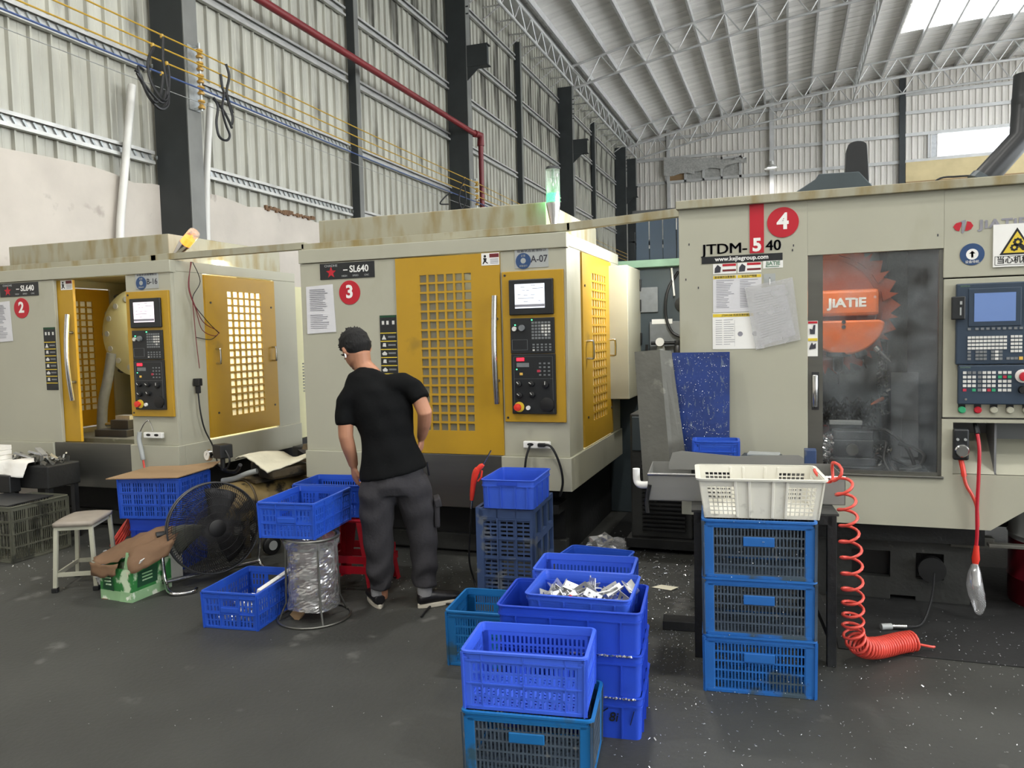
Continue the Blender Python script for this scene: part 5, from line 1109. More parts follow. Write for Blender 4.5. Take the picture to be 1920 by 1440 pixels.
for j in range(ny_+1):
    for i in range(nx_+1):
        u, v_ = i/nx_, j/ny_; x = -.42+.5*u; 
        if v_ < .35: y_, z_ = .2-.3*(v_/.35)*.8, .655+.008*math.sin(u*9+v_*5)
        else: w_ = (v_-.35)/.65; y_, z_ = -.04-.05*w_+.01*math.sin(u*14), .65-.14*w_*(1-.35*u+.1*math.sin(u*8))
        m.v.append((x, y_, z_+random.uniform(-.003, .003)))
m.f = [(j*(nx_+1)+i, j*(nx_+1)+i+1, (j+1)*(nx_+1)+i+1, (j+1)*(nx_+1)+i) for j in range(ny_) for i in range(nx_)]
o = m.build('towel', 'cloth_white', loc=(-5.68, 4.45, 0), smooth='all'); sd_ = o.modifiers.new('thickness', 'SOLIDIFY'); sd_.thickness = .006; tag(o, 'white rag draped over the front of the dark bench', 'rag')
# stool
t = thing('metal_stool', 'worn grey stool with a wooden seat and metal legs', 'stool', (-4.251, 3.621, 0), .473)
wd, d, h = .25, .37, .447
m = MB(); nn = 10
for j in range(nn+1):
    for i in range(nn+1):
        u, v_ = i/nn*2-1, j/nn*2-1; m.v.append((wd/2*u*(1-.06*v_*v_), d/2+d/2*v_*(1-.06*u*u), h-.006-.008*(u*u+v_*v_)*.5+.006))
m.f = [(j*(nn+1)+i, j*(nn+1)+i+1, (j+1)*(nn+1)+i+1, (j+1)*(nn+1)+i) for j in range(nn) for i in range(nn)]
o = m.build('seat', 'stool_top', t, smooth='all'); q = o.modifiers.new('thickness', 'SOLIDIFY'); q.thickness = .026; q.offset = -1
for sx in (-1, 1):
    for y_ in (.03, d-.03):
        a = (sx*(wd/2-.022), y_, h-.03); b = (sx*(wd/2-.002), y_+(.0 if y_ < .1 else .015)-(.015 if y_ < .1 else 0), .0)
        lg = MB().bar(b, a, .024, .024).build('leg', 'stool_leg', t, bevel=.002); MB().bar((b[0], b[1], .0), (b[0], b[1], .03), .036, .036).build('rubber_foot', 'black', lg, bevel=.004)
m = MB(); m.box(-wd/2+.02, wd/2-.02, .018, .03, h-.055, h-.028); m.box(-wd/2+.02, wd/2-.02, d-.03, d-.018, h-.055, h-.028); m.box(-wd/2+.018, -wd/2+.03, .02, d-.02, h-.055, h-.028); m.box(wd/2-.03, wd/2-.018, .02, d-.02, h-.055, h-.028); m.build('apron', 'stool_leg', t)
for a, b in (((-wd/2+.01,.02,.11),(wd/2-.01,.02,.11)), ((-wd/2+.01,d-.02,.11),(wd/2-.01,d-.02,.11)), ((-wd/2+.01,.02,.11),(-wd/2+.01,d-.02,.11)), ((wd/2-.01,.02,.11),(wd/2-.01,d-.02,.11))): MB().bar(a, b, .012, .026).build('stretcher', 'stool_leg', t)
# litter under the stool
tag(MB().lathe([(.03,0),(.036,.09),(.034,.09),(.028,.005),(0,.005)], 20).build('paper_cup', 'white', loc=(-4.05, 3.86, .125), rot=(.15, .2, 0), smooth=True), 'white paper cup lying on the stool rung', 'cup')
def crumple(name, label, cat, c, r, mat, seed, sq=(1,1,1)):
    random.seed(seed); bm = bmesh.new(); bmesh.ops.create_icosphere(bm, subdivisions=3, radius=1)
    for v_ in bm.verts:
        k = 1+random.uniform(-.28, .2); v_.co = Vector((v_.co.x*sq[0], v_.co.y*sq[1], v_.co.z*sq[2]))*k*r
    zmin = min(v_.co.z for v_ in bm.verts)
    for v_ in bm.verts: v_.co.z -= zmin
    me = bpy.data.meshes.new(name); bm.to_mesh(me); bm.free(); return tag(link(name, me, mat, loc=c), label, cat)
crumple('plastic_bag', 'crumpled clear plastic bag under the worn stool', 'bag', (-4.08, 3.72, .0), .075, 'bag', 3, (.9, .9, 1.5))
crumple('plastic_bag', 'small crumpled foil scrap on the floor behind the stool rung', 'scrap', (-4.16, 3.74, .122), .04, 'bag', 5)
tag(MB().lathe([(.012,0),(.014,.05),(.006,.06)], 12, Matrix.Rotation(1.2, 4, 'Y')).build('bottle_cap', 'white', loc=(-3.99, 3.59, .016), smooth=True), 'small white plastic tube lying beside the green carton', 'tube')
t = thing('crumpled_paper', 'white paper scrap behind the green carton', 'paper', (-3.95, 3.95, 0)); MB().add([(-.12,0,.2),(.1,.02,.26),(.16,.1,.3),(-.05,.12,.27),(-.12,0,0),(.1,.02,0),(.16,.1,0),(-.05,.12,0)], [(0,1,2,3),(4,5,1,0),(5,6,2,1),(6,7,3,2),(7,4,0,3)]).build('sheet', 'cloth_white', t)
# green carton with kraft paper
t = thing('green_carton', 'open green printed carton draped with brown kraft paper', 'carton', (-3.72, 3.555, 0), .0)
b1, b2, b3 = Vector((-.26,.014,0)), Vector((0,0,0)), Vector((.0,.32,0)); b4 = b1+b3
def quad(a, b, z0a, z1a, z0b, z1b, off): 
    n_ = (b-a).cross(Vector((0,0,1))).normalized()*off
    return [a+Vector((0,0,z0a)), b+Vector((0,0,z0b)), b+Vector((0,0,z1b)), a+Vector((0,0,z1a)), a+n_+Vector((0,0,z0a)), b+n_+Vector((0,0,z0b)), b+n_+Vector((0,0,z1b)), a+n_+Vector((0,0,z1a))]
BF = [(0,1,2,3),(7,6,5,4),(0,4,5,1),(1,5,6,2),(2,6,7,3),(3,7,4,0)]
for a, b, nm, mt in ((b1, b2, 'front_side', 'green_print'), (b2, b2+b3, 'right_side', 'green_print'), (b2+b3, b4, 'rear_side', 'green_print'), (b4, b1, 'left_side', 'green_print')):
    MB().add(quad(a, b, 0, .20, 0, .20, -.004), BF).build(nm, mt, t)
    MB().add(quad(a, b, 0, .06, 0, .06, .0008), BF).build('pale_band', 'green_pale', t)
MB().box(-.25, 0, .01, .32, 0, .004).build('carton_floor', 'card', t)
MB().add([(-.10,.0,.0),(-.01,-.002,.0),(-.03,.02,.30),(-.05,.02,.30)], [(0,1,2,3)]).build('raised_flap', 'green_pale', t); MB().add([(-.23,.008,.07),(-.14,.004,.06),(-.15,.004,.15),(-.22,.008,.17)], [(0,1,2,3)]).build('dark_panel', 'green_dark', t, loc=(0,-.003,0)); MB().add([(.004,.04,.08),(.004,.2,.08),(.004,.21,.19),(.004,.05,.17)], [(0,1,2,3)]).build('dark_panel', 'green_dark', t)
for k, (x, z_, l) in enumerate(((-.21,.135,.05),(-.21,.115,.05),(-.2,.095,.04))): MB().box(x, x+l, -.001, .003, z_, z_+.008).build('print_block', 'green_pale', t)
for z_ in (.15, .13, .11): MB().box(.003, .006, .08, .16, z_, z_+.008).build('print_block', 'green_pale', t)
text('T', .04, 'cloth', t, (-.02, -.004, .17), name='print_letter', bold=.001)
def kraft(name, rows, seed):
    m = MB(); k = len(rows[0])
    for r_ in rows: m.v += r_
    m.f = [(j*k+i, j*k+i+1, (j+1)*k+i+1, (j+1)*k+i) for j in range(len(rows)-1) for i in range(k-1)]
    me = m.mesh(name); bm = bmesh.new(); bm.from_mesh(me); bmesh.ops.subdivide_edges(bm, edges=bm.edges[:], cuts=3, use_grid_fill=True); random.seed(seed)
    for v_ in bm.verts: v_.co += Vector((random.uniform(-.004, .004), random.uniform(-.004, .004), random.uniform(-.007, .007)))
    bm.to_mesh(me); bm.free(); o = link(name, me, 'kraft', t, smooth='all'); q = o.modifiers.new('t', 'SOLIDIFY'); q.thickness = .003; return o
kraft('kraft_paper', [[(-.33,.10,.25),(-.22,.24,.33),(-.08,.36,.38),(.06,.40,.36)], [(-.31,.03,.25),(-.2,.08,.28),(-.08,.16,.35),(.02,.25,.34)], [(-.285,-.01,.235),(-.2,-.012,.22),(-.09,-.01,.245),(-.05,.03,.28)]], 3)
kraft('kraft_paper', [[(-.30,-.014,.235),(-.2,-.018,.225),(-.085,-.014,.235)], [(-.285,-.024,.16),(-.2,-.03,.15),(-.10,-.022,.165)]], 4)
kraft('kraft_paper', [[(-.06,.06,.31),(.03,.24,.35),(.06,.36,.37)], [(-.02,-.01,.25),(.06,.13,.29),(.10,.27,.33)], [(.012,-.012,.18),(.06,.06,.205),(.10,.2,.25)]], 5)
MB().box(.0, .004, .0, .05, 0, .022, Matrix.Translation((.035,.03,.235)) @ Matrix.Rotation(.5, 4, 'Y') @ Matrix.Rotation(.2, 4, 'Z')).build('white_tape', 'white', t)
# fan
t = thing('pedestal_fan', 'dusty black floor fan with wire guard on a tubular stand', 'fan', (-3.52, 4.05, 0), math.atan2(-.52, .86)+PI/2)
R_ = .292; Tf = Matrix.Translation((0, 0, .352)) @ Matrix.Rotation(-.12, 4, 'X') @ Matrix.Rotation(PI/2, 4, 'X')   # local z of Tf points to the viewer
def fp(r_, a, z_): return Tf @ Vector((r_*math.cos(a), r_*math.sin(a), z_))
for zz_, nm in ((.075, 'front'), (-.075, 'rear')):
    mm = MB()
    for k in range(110):
        a = 2*PI*k/110; sw = .5
        mm.tube([fp(.055+(R_-.055)*u, a+sw*u, zz_*(1-.72*u**3)) for u in (0, .3, .6, .85, 1)], .0019, 4, caps=False)
    for r_ in (.06, .1, .15, .2, .25): mm.tube([fp(r_, 2*PI*i/40, zz_*(1-.72*((r_-.055)/(R_-.055))**3)) for i in range(40)], .002, 4, closed=True)
    tag(mm.build(nm+'_guard_wires', 'pulley', t, smooth='all'), kind='stuff')
    MB().lathe([(0,0),(.05,0),(.055,.01),(.05,.014),(0,.014)] if zz_ > 0 else [(0,-.014),(.055,-.014),(.055,0),(0,0)], 24, Tf @ Matrix.Translation((0,0,zz_-.005))).build('guard_cap', 'black', t, smooth=True)
MB().tube([fp(R_, 2*PI*i/48, .02) for i in range(48)], .006, 8, closed=True).build('guard_ring', 'steel_dark', t, smooth=True); MB().tube([fp(R_, 2*PI*i/48, -.02) for i in range(48)], .006, 8, closed=True).build('guard_ring', 'steel_dark', t, smooth=True)
for k in range(3):
    a0 = 2*PI*k/3+1.1; m = MB(); V = []
    for j in range(7):
        r_ = .05+.205*j/6
        for i in range(6): u = i/5-.5; a = a0+u*(.95 if j > 0 else .7)*(1-.15*j/6)+.15*j/6; V.append(fp(r_, a, -.03+.06*(-u)))
    m.v = V; m.f = [(j*6+i, j*6+i+1, (j+1)*6+i+1, (j+1)*6+i) for j in range(6) for i in range(5)]; o = m.build('blade', 'crate_olive' if k == 1 else 'pulley', t, smooth='all'); q = o.modifiers.new('t', 'SOLIDIFY'); q.thickness = .003
MB().lathe([(0,-.16),(.06,-.16),(.065,-.14),(.065,-.07),(.05,-.05),(.05,.02),(0,.02)], 24, Tf).build('motor', 'pulley', t, smooth=True)
MB().tube(spline([(-.31,.05,.352),(-.315,.03,.2),(-.31,-.0,.06),(-.31,-.12,.015),(-.2,-.16,.012),(-.16,-.12,.012)], 6), .012, 10).build('stand_leg', 'chrome', t, smooth=True); MB().tube(spline([(.31,.05,.352),(.315,.03,.2),(.31,.05,.06),(.31,-.1,.015),(.25,-.13,.012)], 6), .012, 10).build('stand_leg', 'chrome', t, smooth=True)
MB().tube([(-.31,.0,.06),(.31,.05,.06)], .011, 10).build('cross_tube', 'chrome', t, smooth=True); MB().tube(spline([(-.31,0,.06),(-.28,.15,.02),(0,.2,.014),(.28,.17,.02),(.31,.05,.06)], 6), .011, 10).build('rear_tube', 'steel_dark', t, smooth=True)
for sx in (-1, 1): MB().cyl((sx*.29, .045, .352), (sx*.34, .05, .352), .022, n=12).build('clamp_knob', 'black', t, smooth=True)
# compressor
t = thing('air_compressor', 'oily air compressor with a tan tank behind the fan', 'compressor', (-3.70, 4.75, 0), -.35)
MB().lathe([(0,-.42),(.07,-.41),(.13,-.37),(.155,-.31),(.16,-.25),(.16,.3),(.15,.36),(.1,.4),(0,.42)], 28, Matrix.Translation((0,.05,.38)) @ Matrix.Rotation(-PI/2, 4, 'X')).build('tank', 'tank_tan', t, smooth=True)
MB().tube([(.165*math.cos(a), -.12, .38+.165*math.sin(a)) for a in [PI*2*i/30 for i in range(30)]], .008, 6, closed=True).build('tank_band', 'tank', t, smooth=True)
for x in (-.17, .17): MB().lathe([(0,-.02),(.06,-.02),(.07,-.012),(.07,.012),(.06,.02),(0,.02)], 22, Matrix.Translation((x,-.02,.07)) @ Matrix.Rotation(PI/2, 4, 'Y')).build('wheel', 'black', t, smooth=True); MB().lathe([(0,-.022),(.035,-.022),(.035,.022),(0,.022)], 18, Matrix.Translation((x,-.02,.07)) @ Matrix.Rotation(PI/2, 4, 'Y')).build('wheel_hub', 'plate_grey', t)
for y_ in (-.2, .3):
    for x in (-.12, .09): MB().box(x, x+.03, y_, y_+.04, 0, .3).build('leg', 'tank', t)
MB().box(-.13, .13, -.1, .35, .53, .555).build('deck', 'tank', t, bevel=.004)
MB().box(-.1, .06, .0, .22, .555, .66).build('pump_body', 'tank', t, bevel=.015)
MB().box(.08, .26, -.05, .3, .56, .64).build('motor_cover', 'tank', t, bevel=.02)
MB().tube(spline([(-.15,-.2,.54),(-.05,-.16,.56),(.05,-.12,.6),(.12,-.08,.62)], 5), .02, 10).build('pipe', 'plate_grey', t, smooth=True)
MB().tube(spline([(-.2,-.22,.66),(-.1,-.2,.62),(0,-.18,.62),(.1,-.2,.68)], 5), .014, 8).build('manifold', 'black', t, smooth=True)
MB().box(-.13, -.02, -.28, -.18, .72, .82).build('pressure_switch', 'black', t, bevel=.008); MB().tube([(-.08,-.23,.63),(-.08,-.23,.73)], .018, 10).build('switch_stem', 'black', t, smooth=True); MB().tube(spline([(-.02,-.24,.78),(.03,-.24,.72),(.0,-.24,.66),(-.05,-.24,.64)], 5), .007, 8).build('cable', 'black', t, smooth=True)
MB().lathe([(.042,0),(.042,.025),(.036,.028),(.036,.024),(0,.024)], 22, Matrix.Translation((-.2,-.26,.735)) @ Matrix.Rotation(PI/2, 4, 'X')).build('gauge', 'chrome', t, smooth=True); MB().prism(disc(-.2, .735, .034, 20), -.29, -.286).build('gauge_dial', 'white', t); MB().bar((-.2,-.291,.735), (-.185,-.291,.755), .002).build('gauge_needle', 'black', t)
MB().tube([(-.2,-.26,.735),(-.13,-.25,.72)], .01, 8).build('gauge_pipe', 'chrome', t, smooth=True)
m = MB(); nx_, ny_ = 16, 8; random.seed(17)
for j in range(ny_+1):
    for i in range(nx_+1): u, v_ = i/nx_, j/ny_; m.v.append((-.14+.42*u, -.1+.42*v_, .69+.03*math.sin(u*5+v_*3)-.06*max(0, u-.75)*4*.5+random.uniform(-.006, .006)))
m.f = [(j*(nx_+1)+i, j*(nx_+1)+i+1, (j+1)*(nx_+1)+i+1, (j+1)*(nx_+1)+i) for j in range(ny_) for i in range(nx_)]
o = m.build('cover_cloth', 'cloth', t, smooth='all'); q = o.modifiers.new('t', 'SOLIDIFY'); q.thickness = .01
crumple('debris_heap', 'oily heap of rags and scrap beside the compressor', 'debris', (-3.72, 5.62, .0), .27, 'tank', 9, (1, 1, 1.25)); 
# red hose coil behind the crates
t = thing('hose_coil', 'loosely coiled red air hose behind the blue crates at machine two', 'hose', (-4.47, 4.24, 0))
MB().tube([(.07*math.cos(k*.35), .06*math.sin(k*.35)-.04, .13+.0016*k+.10*math.sin(k*.35+.8)) for k in range(74)], .007, 8).build('coil', 'hose_red', t, smooth=True)
# wrapped stand below the raised crate, red stool behind
t = thing('wrapped_stand', 'wire stand wrapped in clear film below the raised blue crate', 'stand', (-2.51, 3.66, 0))
MB().tube([(.2*math.cos(2*PI*i/48), .2*math.sin(2*PI*i/48), .007) for i in range(48)], .006, 8, closed=True).build('base_ring', 'steel', t, smooth=True)
for a in (-2.5, -.75, .9, 2.4): MB().tube([(.19*math.cos(a), .19*math.sin(a), .008), (.15*math.cos(a), .15*math.sin(a), .1), (.14*math.cos(a), .14*math.sin(a), .46)], .006, 8).build('leg', 'steel', t, smooth=True)
MB().tube([(.15*math.cos(2*PI*i/40), .15*math.sin(2*PI*i/40), .462) for i in range(40)], .008, 8, closed=True).build('top_ring', 'steel', t, smooth=True)
m = MB(); random.seed(23); nr, na = 46, 56
for j in range(nr+1):
    z_ = .07+.39*j/nr; base = .142-.008*math.sin(j/nr*PI)+(.02*max(0, (j/nr-.85)/.15))
    for i in range(na): a = 2*PI*i/na; m.v.append(((base+.004*math.sin(5*a+j*.6)+random.uniform(-.0025, .0025))*math.cos(a), (base+.004*math.sin(4*a-j*.5)+random.uniform(-.0025, .0025))*math.sin(a), z_+.006*math.sin(3*a)))
m.f = [(j*na+i, j*na+(i+1) % na, (j+1)*na+(i+1) % na, (j+1)*na+i) for j in range(nr) for i in range(na)]
m.build('film_wrap', 'film', t)
MB().lathe([(.118,.09),(.126,.2),(.118,.4)], 28, caps=False).build('inner_sleeve', 'wrap_pink', t)
tag(MB().box(-.03, .03, -.012, .012, 0, .09, Matrix.Rotation(.7, 4, 'Y')).build('wood_block', 'card', loc=(-2.60, 3.60, .006)), 'small wooden block standing under the film-wrapped stand', 'block')
t = thing('plastic_stool', 'red plastic stool with splayed legs beside the man', 'stool', (-2.56, 4.23, 0), .109)
MB().box(-.15, .15, -.15, .15, .43, .458).build('seat', 'plastic_red', t, bevel=.02)
for sx in (-1, 1):
    for sy in (-1, 1):
        m = MB(); top = [(sx*.15, sy*.15), (sx*.06, sy*.15), (sx*.06, sy*.14), (sx*.14, sy*.14), (sx*.14, sy*.06), (sx*.15, sy*.06)]; bt = [(sx*.2, sy*.2), (sx*.15, sy*.2), (sx*.15, sy*.19), (sx*.19, sy*.19), (sx*.19, sy*.15), (sx*.2, sy*.15)]
        m.v = [(x, y_, .44) for x, y_ in top]+[(x, y_, 0) for x, y_ in bt]; m.f = [(i, (i+1) % 6, (i+1) % 6+6, i+6) for i in range(6)]+[tuple(range(6)), tuple(range(11, 5, -1))]; m.build('leg', 'plastic_red', t, bevel=.003)
for z_, w_ in ((.13, .19), (.19, .18)):
    for sx in (-1, 1): MB().box(-w_, w_, sx*(w_-.004)-.005, sx*(w_-.004)+.005, z_, z_+.045).build('rung', 'plastic_red', t); MB().box(sx*(w_-.004)-.005, sx*(w_-.004)+.005, -w_, w_, z_, z_+.045).build('rung', 'plastic_red', t)
# ================================================================== RIGHT CLUTTER
t = thing('steel_table', 'black steel frame table behind the blue crate stack', 'table', (-.1, 3.74, 0), .1)
for x in (-.30, .29):
    for y_ in (0, .62): MB().box(x-.02, x+.02, y_-.02, y_+.02, 0, .70).build('leg', 'dark_base', t, bevel=.002)
for a, b in (((-.30,0,.68),(.29,0,.68)), ((-.30,.62,.68),(.29,.62,.68)), ((-.30,0,.68),(-.30,.62,.68)), ((.29,0,.68),(.29,.62,.68)), ((-.30,.62,.2),(.29,.62,.2)), ((-.30,0,.15),(-.30,.62,.15)), ((.29,0,.15),(.29,.62,.15))): MB().bar(a, b, .04, .04).build('frame_bar', 'dark_base', t)
MB().box(-.33, .32, -.02, .64, .70, .712).build('tabletop', 'base_grey', t, bevel=.002)
t = thing('steel_tray', 'long stainless tray with a raised back plate on the steel table', 'tray', (-.1, 3.9, .714), .1)
m = MB(); m.box(-.56, .36, 0, .004, 0, .13); m.box(-.56, .36, .4, .404, 0, .13); m.box(-.56, -.556, 0, .4, 0, .13); m.box(.356, .36, 0, .4, 0, .13); m.box(-.56, .36, 0, .4, 0, .004); m.build('pan', 'stainless', t)
MB().tube([(-.56,0,.131),(.36,0,.131)], .006, 8).build('rolled_edge', 'chrome', t, smooth=True)
bp_ = [(-.47,.13),(-.45,.19),(-.40,.2),(-.12,.175),(.14,.185),(.19,.185),(.215,.17),(.215,.1),(-.47,.1)]
MB().prism(bp_, .33, .336).build('back_plate', 'stainless', t)
MB().tube(spline([(-.62,.05,.15),(-.618,.05,.09),(-.60,.04,.07),(-.555,.04,.07)], 5), .018, 12).build('drain_elbow', 'white', t, smooth=True)
MB().tube(spline([(-.55,-.01,.08),(-.565,-.01,.0),(-.56,-.02,-.06)], 5), .01, 8).build('rubber_strip', 'cable', t, smooth=True)
# sheets leaning behind the tray
t = thing('metal_sheet', 'grey folded sheet-metal guard leaning left of machine four', 'sheet', (-.66, 4.30, .72))
V = [(-.10,.0,.0),(.06,-.02,.0),(.08,.03,.0)]; W_ = [(-.18,.22,.72),(-.03,.20,.73),(-.005,.24,.73)]
m = MB(); m.v = [Vector(p) for p in V+W_]+[Vector(p)+Vector((0,.006,0)) for p in V+W_]; m.f = [(0,1,4,3),(6,9,10,7),(0,3,9,6),(0,6,7,1),(3,4,10,9),(1,7,10,4)]; m.v = [tuple(p) for p in m.v]; m.build('wide_face', 'sheet_grey', t)
m = MB(); m.v = [(.06,-.02,0),(.15,.02,0),(.03,.24,.72),(-.03,.20,.73),(.06,-.014,0),(.15,.026,0),(.03,.246,.72),(-.03,.206,.73)]; m.f = [(0,1,2,3),(7,6,5,4),(0,4,5,1),(1,5,6,2),(2,6,7,3),(3,7,4,0)]; m.build('folded_flange', 'sheet_grey', t)
t = thing('blue_sheet', 'blue speckled sheet covered with chips leaning on machine four', 'sheet', (-.46, 4.46, .72))
bs_ = MB().box(-.165, .155, -.006, .006, 0, .715, Matrix.Rotation(-.12, 4, 'X')).build('sheet', 'sheet_blue', t)
m = MB(); random.seed(33)
for k in range(420):
    s_ = random.uniform(.0005, .0016); x = random.uniform(-.16, .15); z_ = random.uniform(.12, .71); m.box(-s_, s_, -s_, s_, -s_*1.6, s_*1.6, Matrix.Rotation(-.12, 4, 'X') @ Matrix.Translation((x, -.007, z_)) @ Euler((random.random()*3, random.random()*3, 0)).to_matrix().to_4x4())
tag(m.build('clinging_chips', 'alu', t), kind='stuff')
crate('small blue crate in the tray before the speckled sheet', .25, .15, .11, 'oblong', 'crate_blue', (-.36, 4.255), .08, z=.852, name='small_crate')
t = thing('tool_box', 'flat blue and grey tool case lying in the tray', 'tool case', (-.13, 4.33, .852), -.1); MB().box(-.1, .1, -.06, .06, 0, .03).build('case', 'cabinet', t, bevel=.004); MB().box(-.07, .09, -.04, .05, .03, .042).build('lid', 'plate_grey', t, bevel=.003)
tag(MB().box(-.03, .03, -.04, .04, 0, .09).build('blue_block', 'crate_navy', loc=(.115, 4.4, .82), bevel=.004), 'small dark blue box at the right end of the tray', 'box')
tag(MB().box(0, .5, 0, .16, 0, .13).build('support_box', 'dark_base', loc=(-.49, 4.25, .72), bevel=.004), 'dark low box in the tray carrying the small blue crate', 'box')
# coiled red hose beside the stack
t = thing('coil_hose', 'bright red spiral air hose hanging beside the white basket down to the floor', 'hose')
path = spline([(.13,3.62,.90),(.20,3.6,.93),(.235,3.62,.84),(.25,3.64,.72),(.262,3.66,.58),(.27,3.68,.42),(.275,3.70,.28),(.28,3.72,.17),(.32,3.78,.10),(.40,3.88,.065),(.50,3.98,.06),(.56,4.02,.06)], 12)
L_ = [0]
for a, b in zip(path, path[1:]): L_.append(L_[-1]+(b-a).length)
def at(s_):
    for i in range(len(path)-1):
        if L_[i+1] >= s_: u = (s_-L_[i])/(L_[i+1]-L_[i]); return path[i].lerp(path[i+1], u), (path[i+1]-path[i]).normalized()
    return path[-1], (path[-1]-path[-2]).normalized()
pts = []; ph = 0; s_ = 0
while s_ < L_[-1]:
    c_, d_ = at(s_); fr = s_/L_[-1]; pitch = .075 if fr < .45 else max(.017, .075-.16*(fr-.45)); rad = .038 if fr < .3 else .044
    u_ = d_.cross(Vector((0,1,0))); u_ = u_.normalized() if u_.length > .1 else Vector((1,0,0)); v_ = d_.cross(u_); pts.append(c_+(u_*math.cos(ph)+v_*math.sin(ph))*rad); ph += .42; s_ += pitch*.42/(2*PI)
MB().tube(pts, .0068, 6).build('coil', 'hose_red', t, smooth='all')
MB().tube(spline([(.56,4.02,.05),(.64,4.05,.03),(.66,4.08,.02)], 5), .006, 6).build('tail', 'hose_red', t, smooth=True)
t = thing('hose_coupling', 'chrome hose coupling with black hose on the floor under machine four', 'coupling', (.50, 4.30, .022)); MB().cyl((0,0,0), (.07,.015,0), .012, n=12).build('coupling', 'chrome', t, smooth=True); MB().tube(spline([(.07,.015,0),(.15,.08,.0),(.22,.25,.08),(.26,.42,.17)], 6), .006, 6).build('hose', 'cable', t, smooth=True); MB().cyl((-.05,-.02,0), (0,0,0), .016, n=12).build('nut', 'plate_grey', t, smooth=True)
# drum at the right edge
t = thing('oil_drum', 'dark red drum with a grey upper half at the right edge', 'drum', (1.46, 4.98, 0))
MB().lathe([(.28,.0),(.285,.01),(.285,.14),(.292,.15),(.285,.16),(.285,.36)], 36).build('red_body', 'drum_red', t, smooth=True); MB().lathe([(.285,.36),(.285,.38),(.293,.39),(.285,.40),(.285,.56),(.27,.56),(.27,.54),(0,.54)], 36, caps=False).build('grey_top', 'plate_grey', t, smooth=True)
# pallet board with debris under machine four
# ================================================================== FLOOR CHIPS
random.seed(77); m = MB()
def chips(n, cx, cy, sx, sy, smin=.0012, smax=.0045, z_=.002):
    for k in range(n):
        s_ = random.uniform(smin, smax)*(1.6 if random.random() < .08 else 1); e = Euler((random.random()*.6, random.random()*.6, random.random()*6)).to_matrix().to_4x4(); e.translation = (random.gauss(cx, sx), random.gauss(cy, sy), z_+s_*.4); m.box(-s_*1.6, s_*1.6, -s_*.6, s_*.6, -s_*.25, s_*.25, e)
chips(900, -.45, 3.9, .25, .6, .0008, .0026); chips(700, -.5, 4.6, .3, .4, .001, .003); chips(350, .2, 3.2, .5, .6, .0008, .002); chips(400, .9, 4.0, .5, .35, .0008, .0024, z_=.007); chips(300, -1.3, 4.6, .5, .3, .001, .003); chips(160, -2.6, 2.6, 1.5, 1.0, .0006, .0018); chips(140, -.2, 2.3, .5, .5, .0006, .0018); chips(150, -5.2, 4.0, .4, .3, .001, .003); chips(200, -2.3, 4.5, .4, .2, .001, .003); chips(300, -1.05, 5.2, .3, .4, .002, .007)
tag(m.build('metal_chips', 'alu'), 'bright metal chips scattered over the floor', 'metal chips', kind='stuff')
tag(MB().add([(0,0,.004),(.12,-.03,.004),(.16,.02,.012),(.05,.05,.008)], [(0,1,2,3)]).build('paper_scrap', 'cloth', loc=(-.78, 4.65, 0)), 'small yellowish paper scrap on the floor before the chiller', 'paper')
tag(MB().box(-.1, .1, -.05, .05, 0, .05).build('steel_block', 'dark_base', loc=(-.52, 4.05, 0), rot=(0, 0, .1), bevel=.004), 'dark steel block lying on the floor left of the steel table', 'block')
crumple('plastic_scrap', 'shiny crumpled plastic at the foot of machine three', 'scrap', (-1.17, 5.15, .0), .12, 'film', 41, (1.2, 1, .7))
# ================================================================== PERSON (seen from behind, leaning to the left over the crates)
pr = thing('person', 'man in black T-shirt and grey trousers bending over the crates', 'person', (-2.1, 3.95, 0), math.atan2(.47, .883))
def loft(m, secs, n=20):
    """closed skin through elliptical sections (centre, rx, ry, axis-x, axis-y)"""
    k0 = len(m.v); k = len(secs)
    for c_, rx, ry, ax, ay in secs:
        for i in range(n): a = 2*PI*i/n; m.v.append(tuple(Vector(c_)+Vector(ax)*rx*math.cos(a)+Vector(ay)*ry*math.sin(a)))
    for j in range(k-1):
        for i in range(n): m.f.append((k0+j*n+i, k0+j*n+(i+1) % n, k0+(j+1)*n+(i+1) % n, k0+(j+1)*n+i))
    m.f.append(tuple(k0+i for i in range(n-1, -1, -1))); m.f.append(tuple(k0+(k-1)*n+i for i in range(n)))
def limb(m, pts, rad, n=14, flat=1):
    P = [Vector(p) for p in pts]; secs = []; ref = Vector((0,1,0))
    for i, p in enumerate(P):
        d_ = (P[min(i+1, len(P)-1)]-P[max(i-1, 0)]).normalized(); x = d_.cross(ref); x = x.normalized() if x.length > .2 else Vector((1,0,0)); y_ = d_.cross(x).normalized(); secs.append((p, rad[i], rad[i]*flat, x, y_))
    loft(m, secs, n)
def ball(m, c_, r, n=16):
    k = [(r[0] if isinstance(r, tuple) else r)]; rx, ry, rz_b = r if isinstance(r, tuple) else (r, r, r); secs = []
    for i in range(1, 10): a = PI*i/10; secs.append(((c_[0], c_[1], c_[2]-rz_b*math.cos(a)), rx*math.sin(a), ry*math.sin(a), (1,0,0), (0,1,0)))
    loft(m, secs, n)
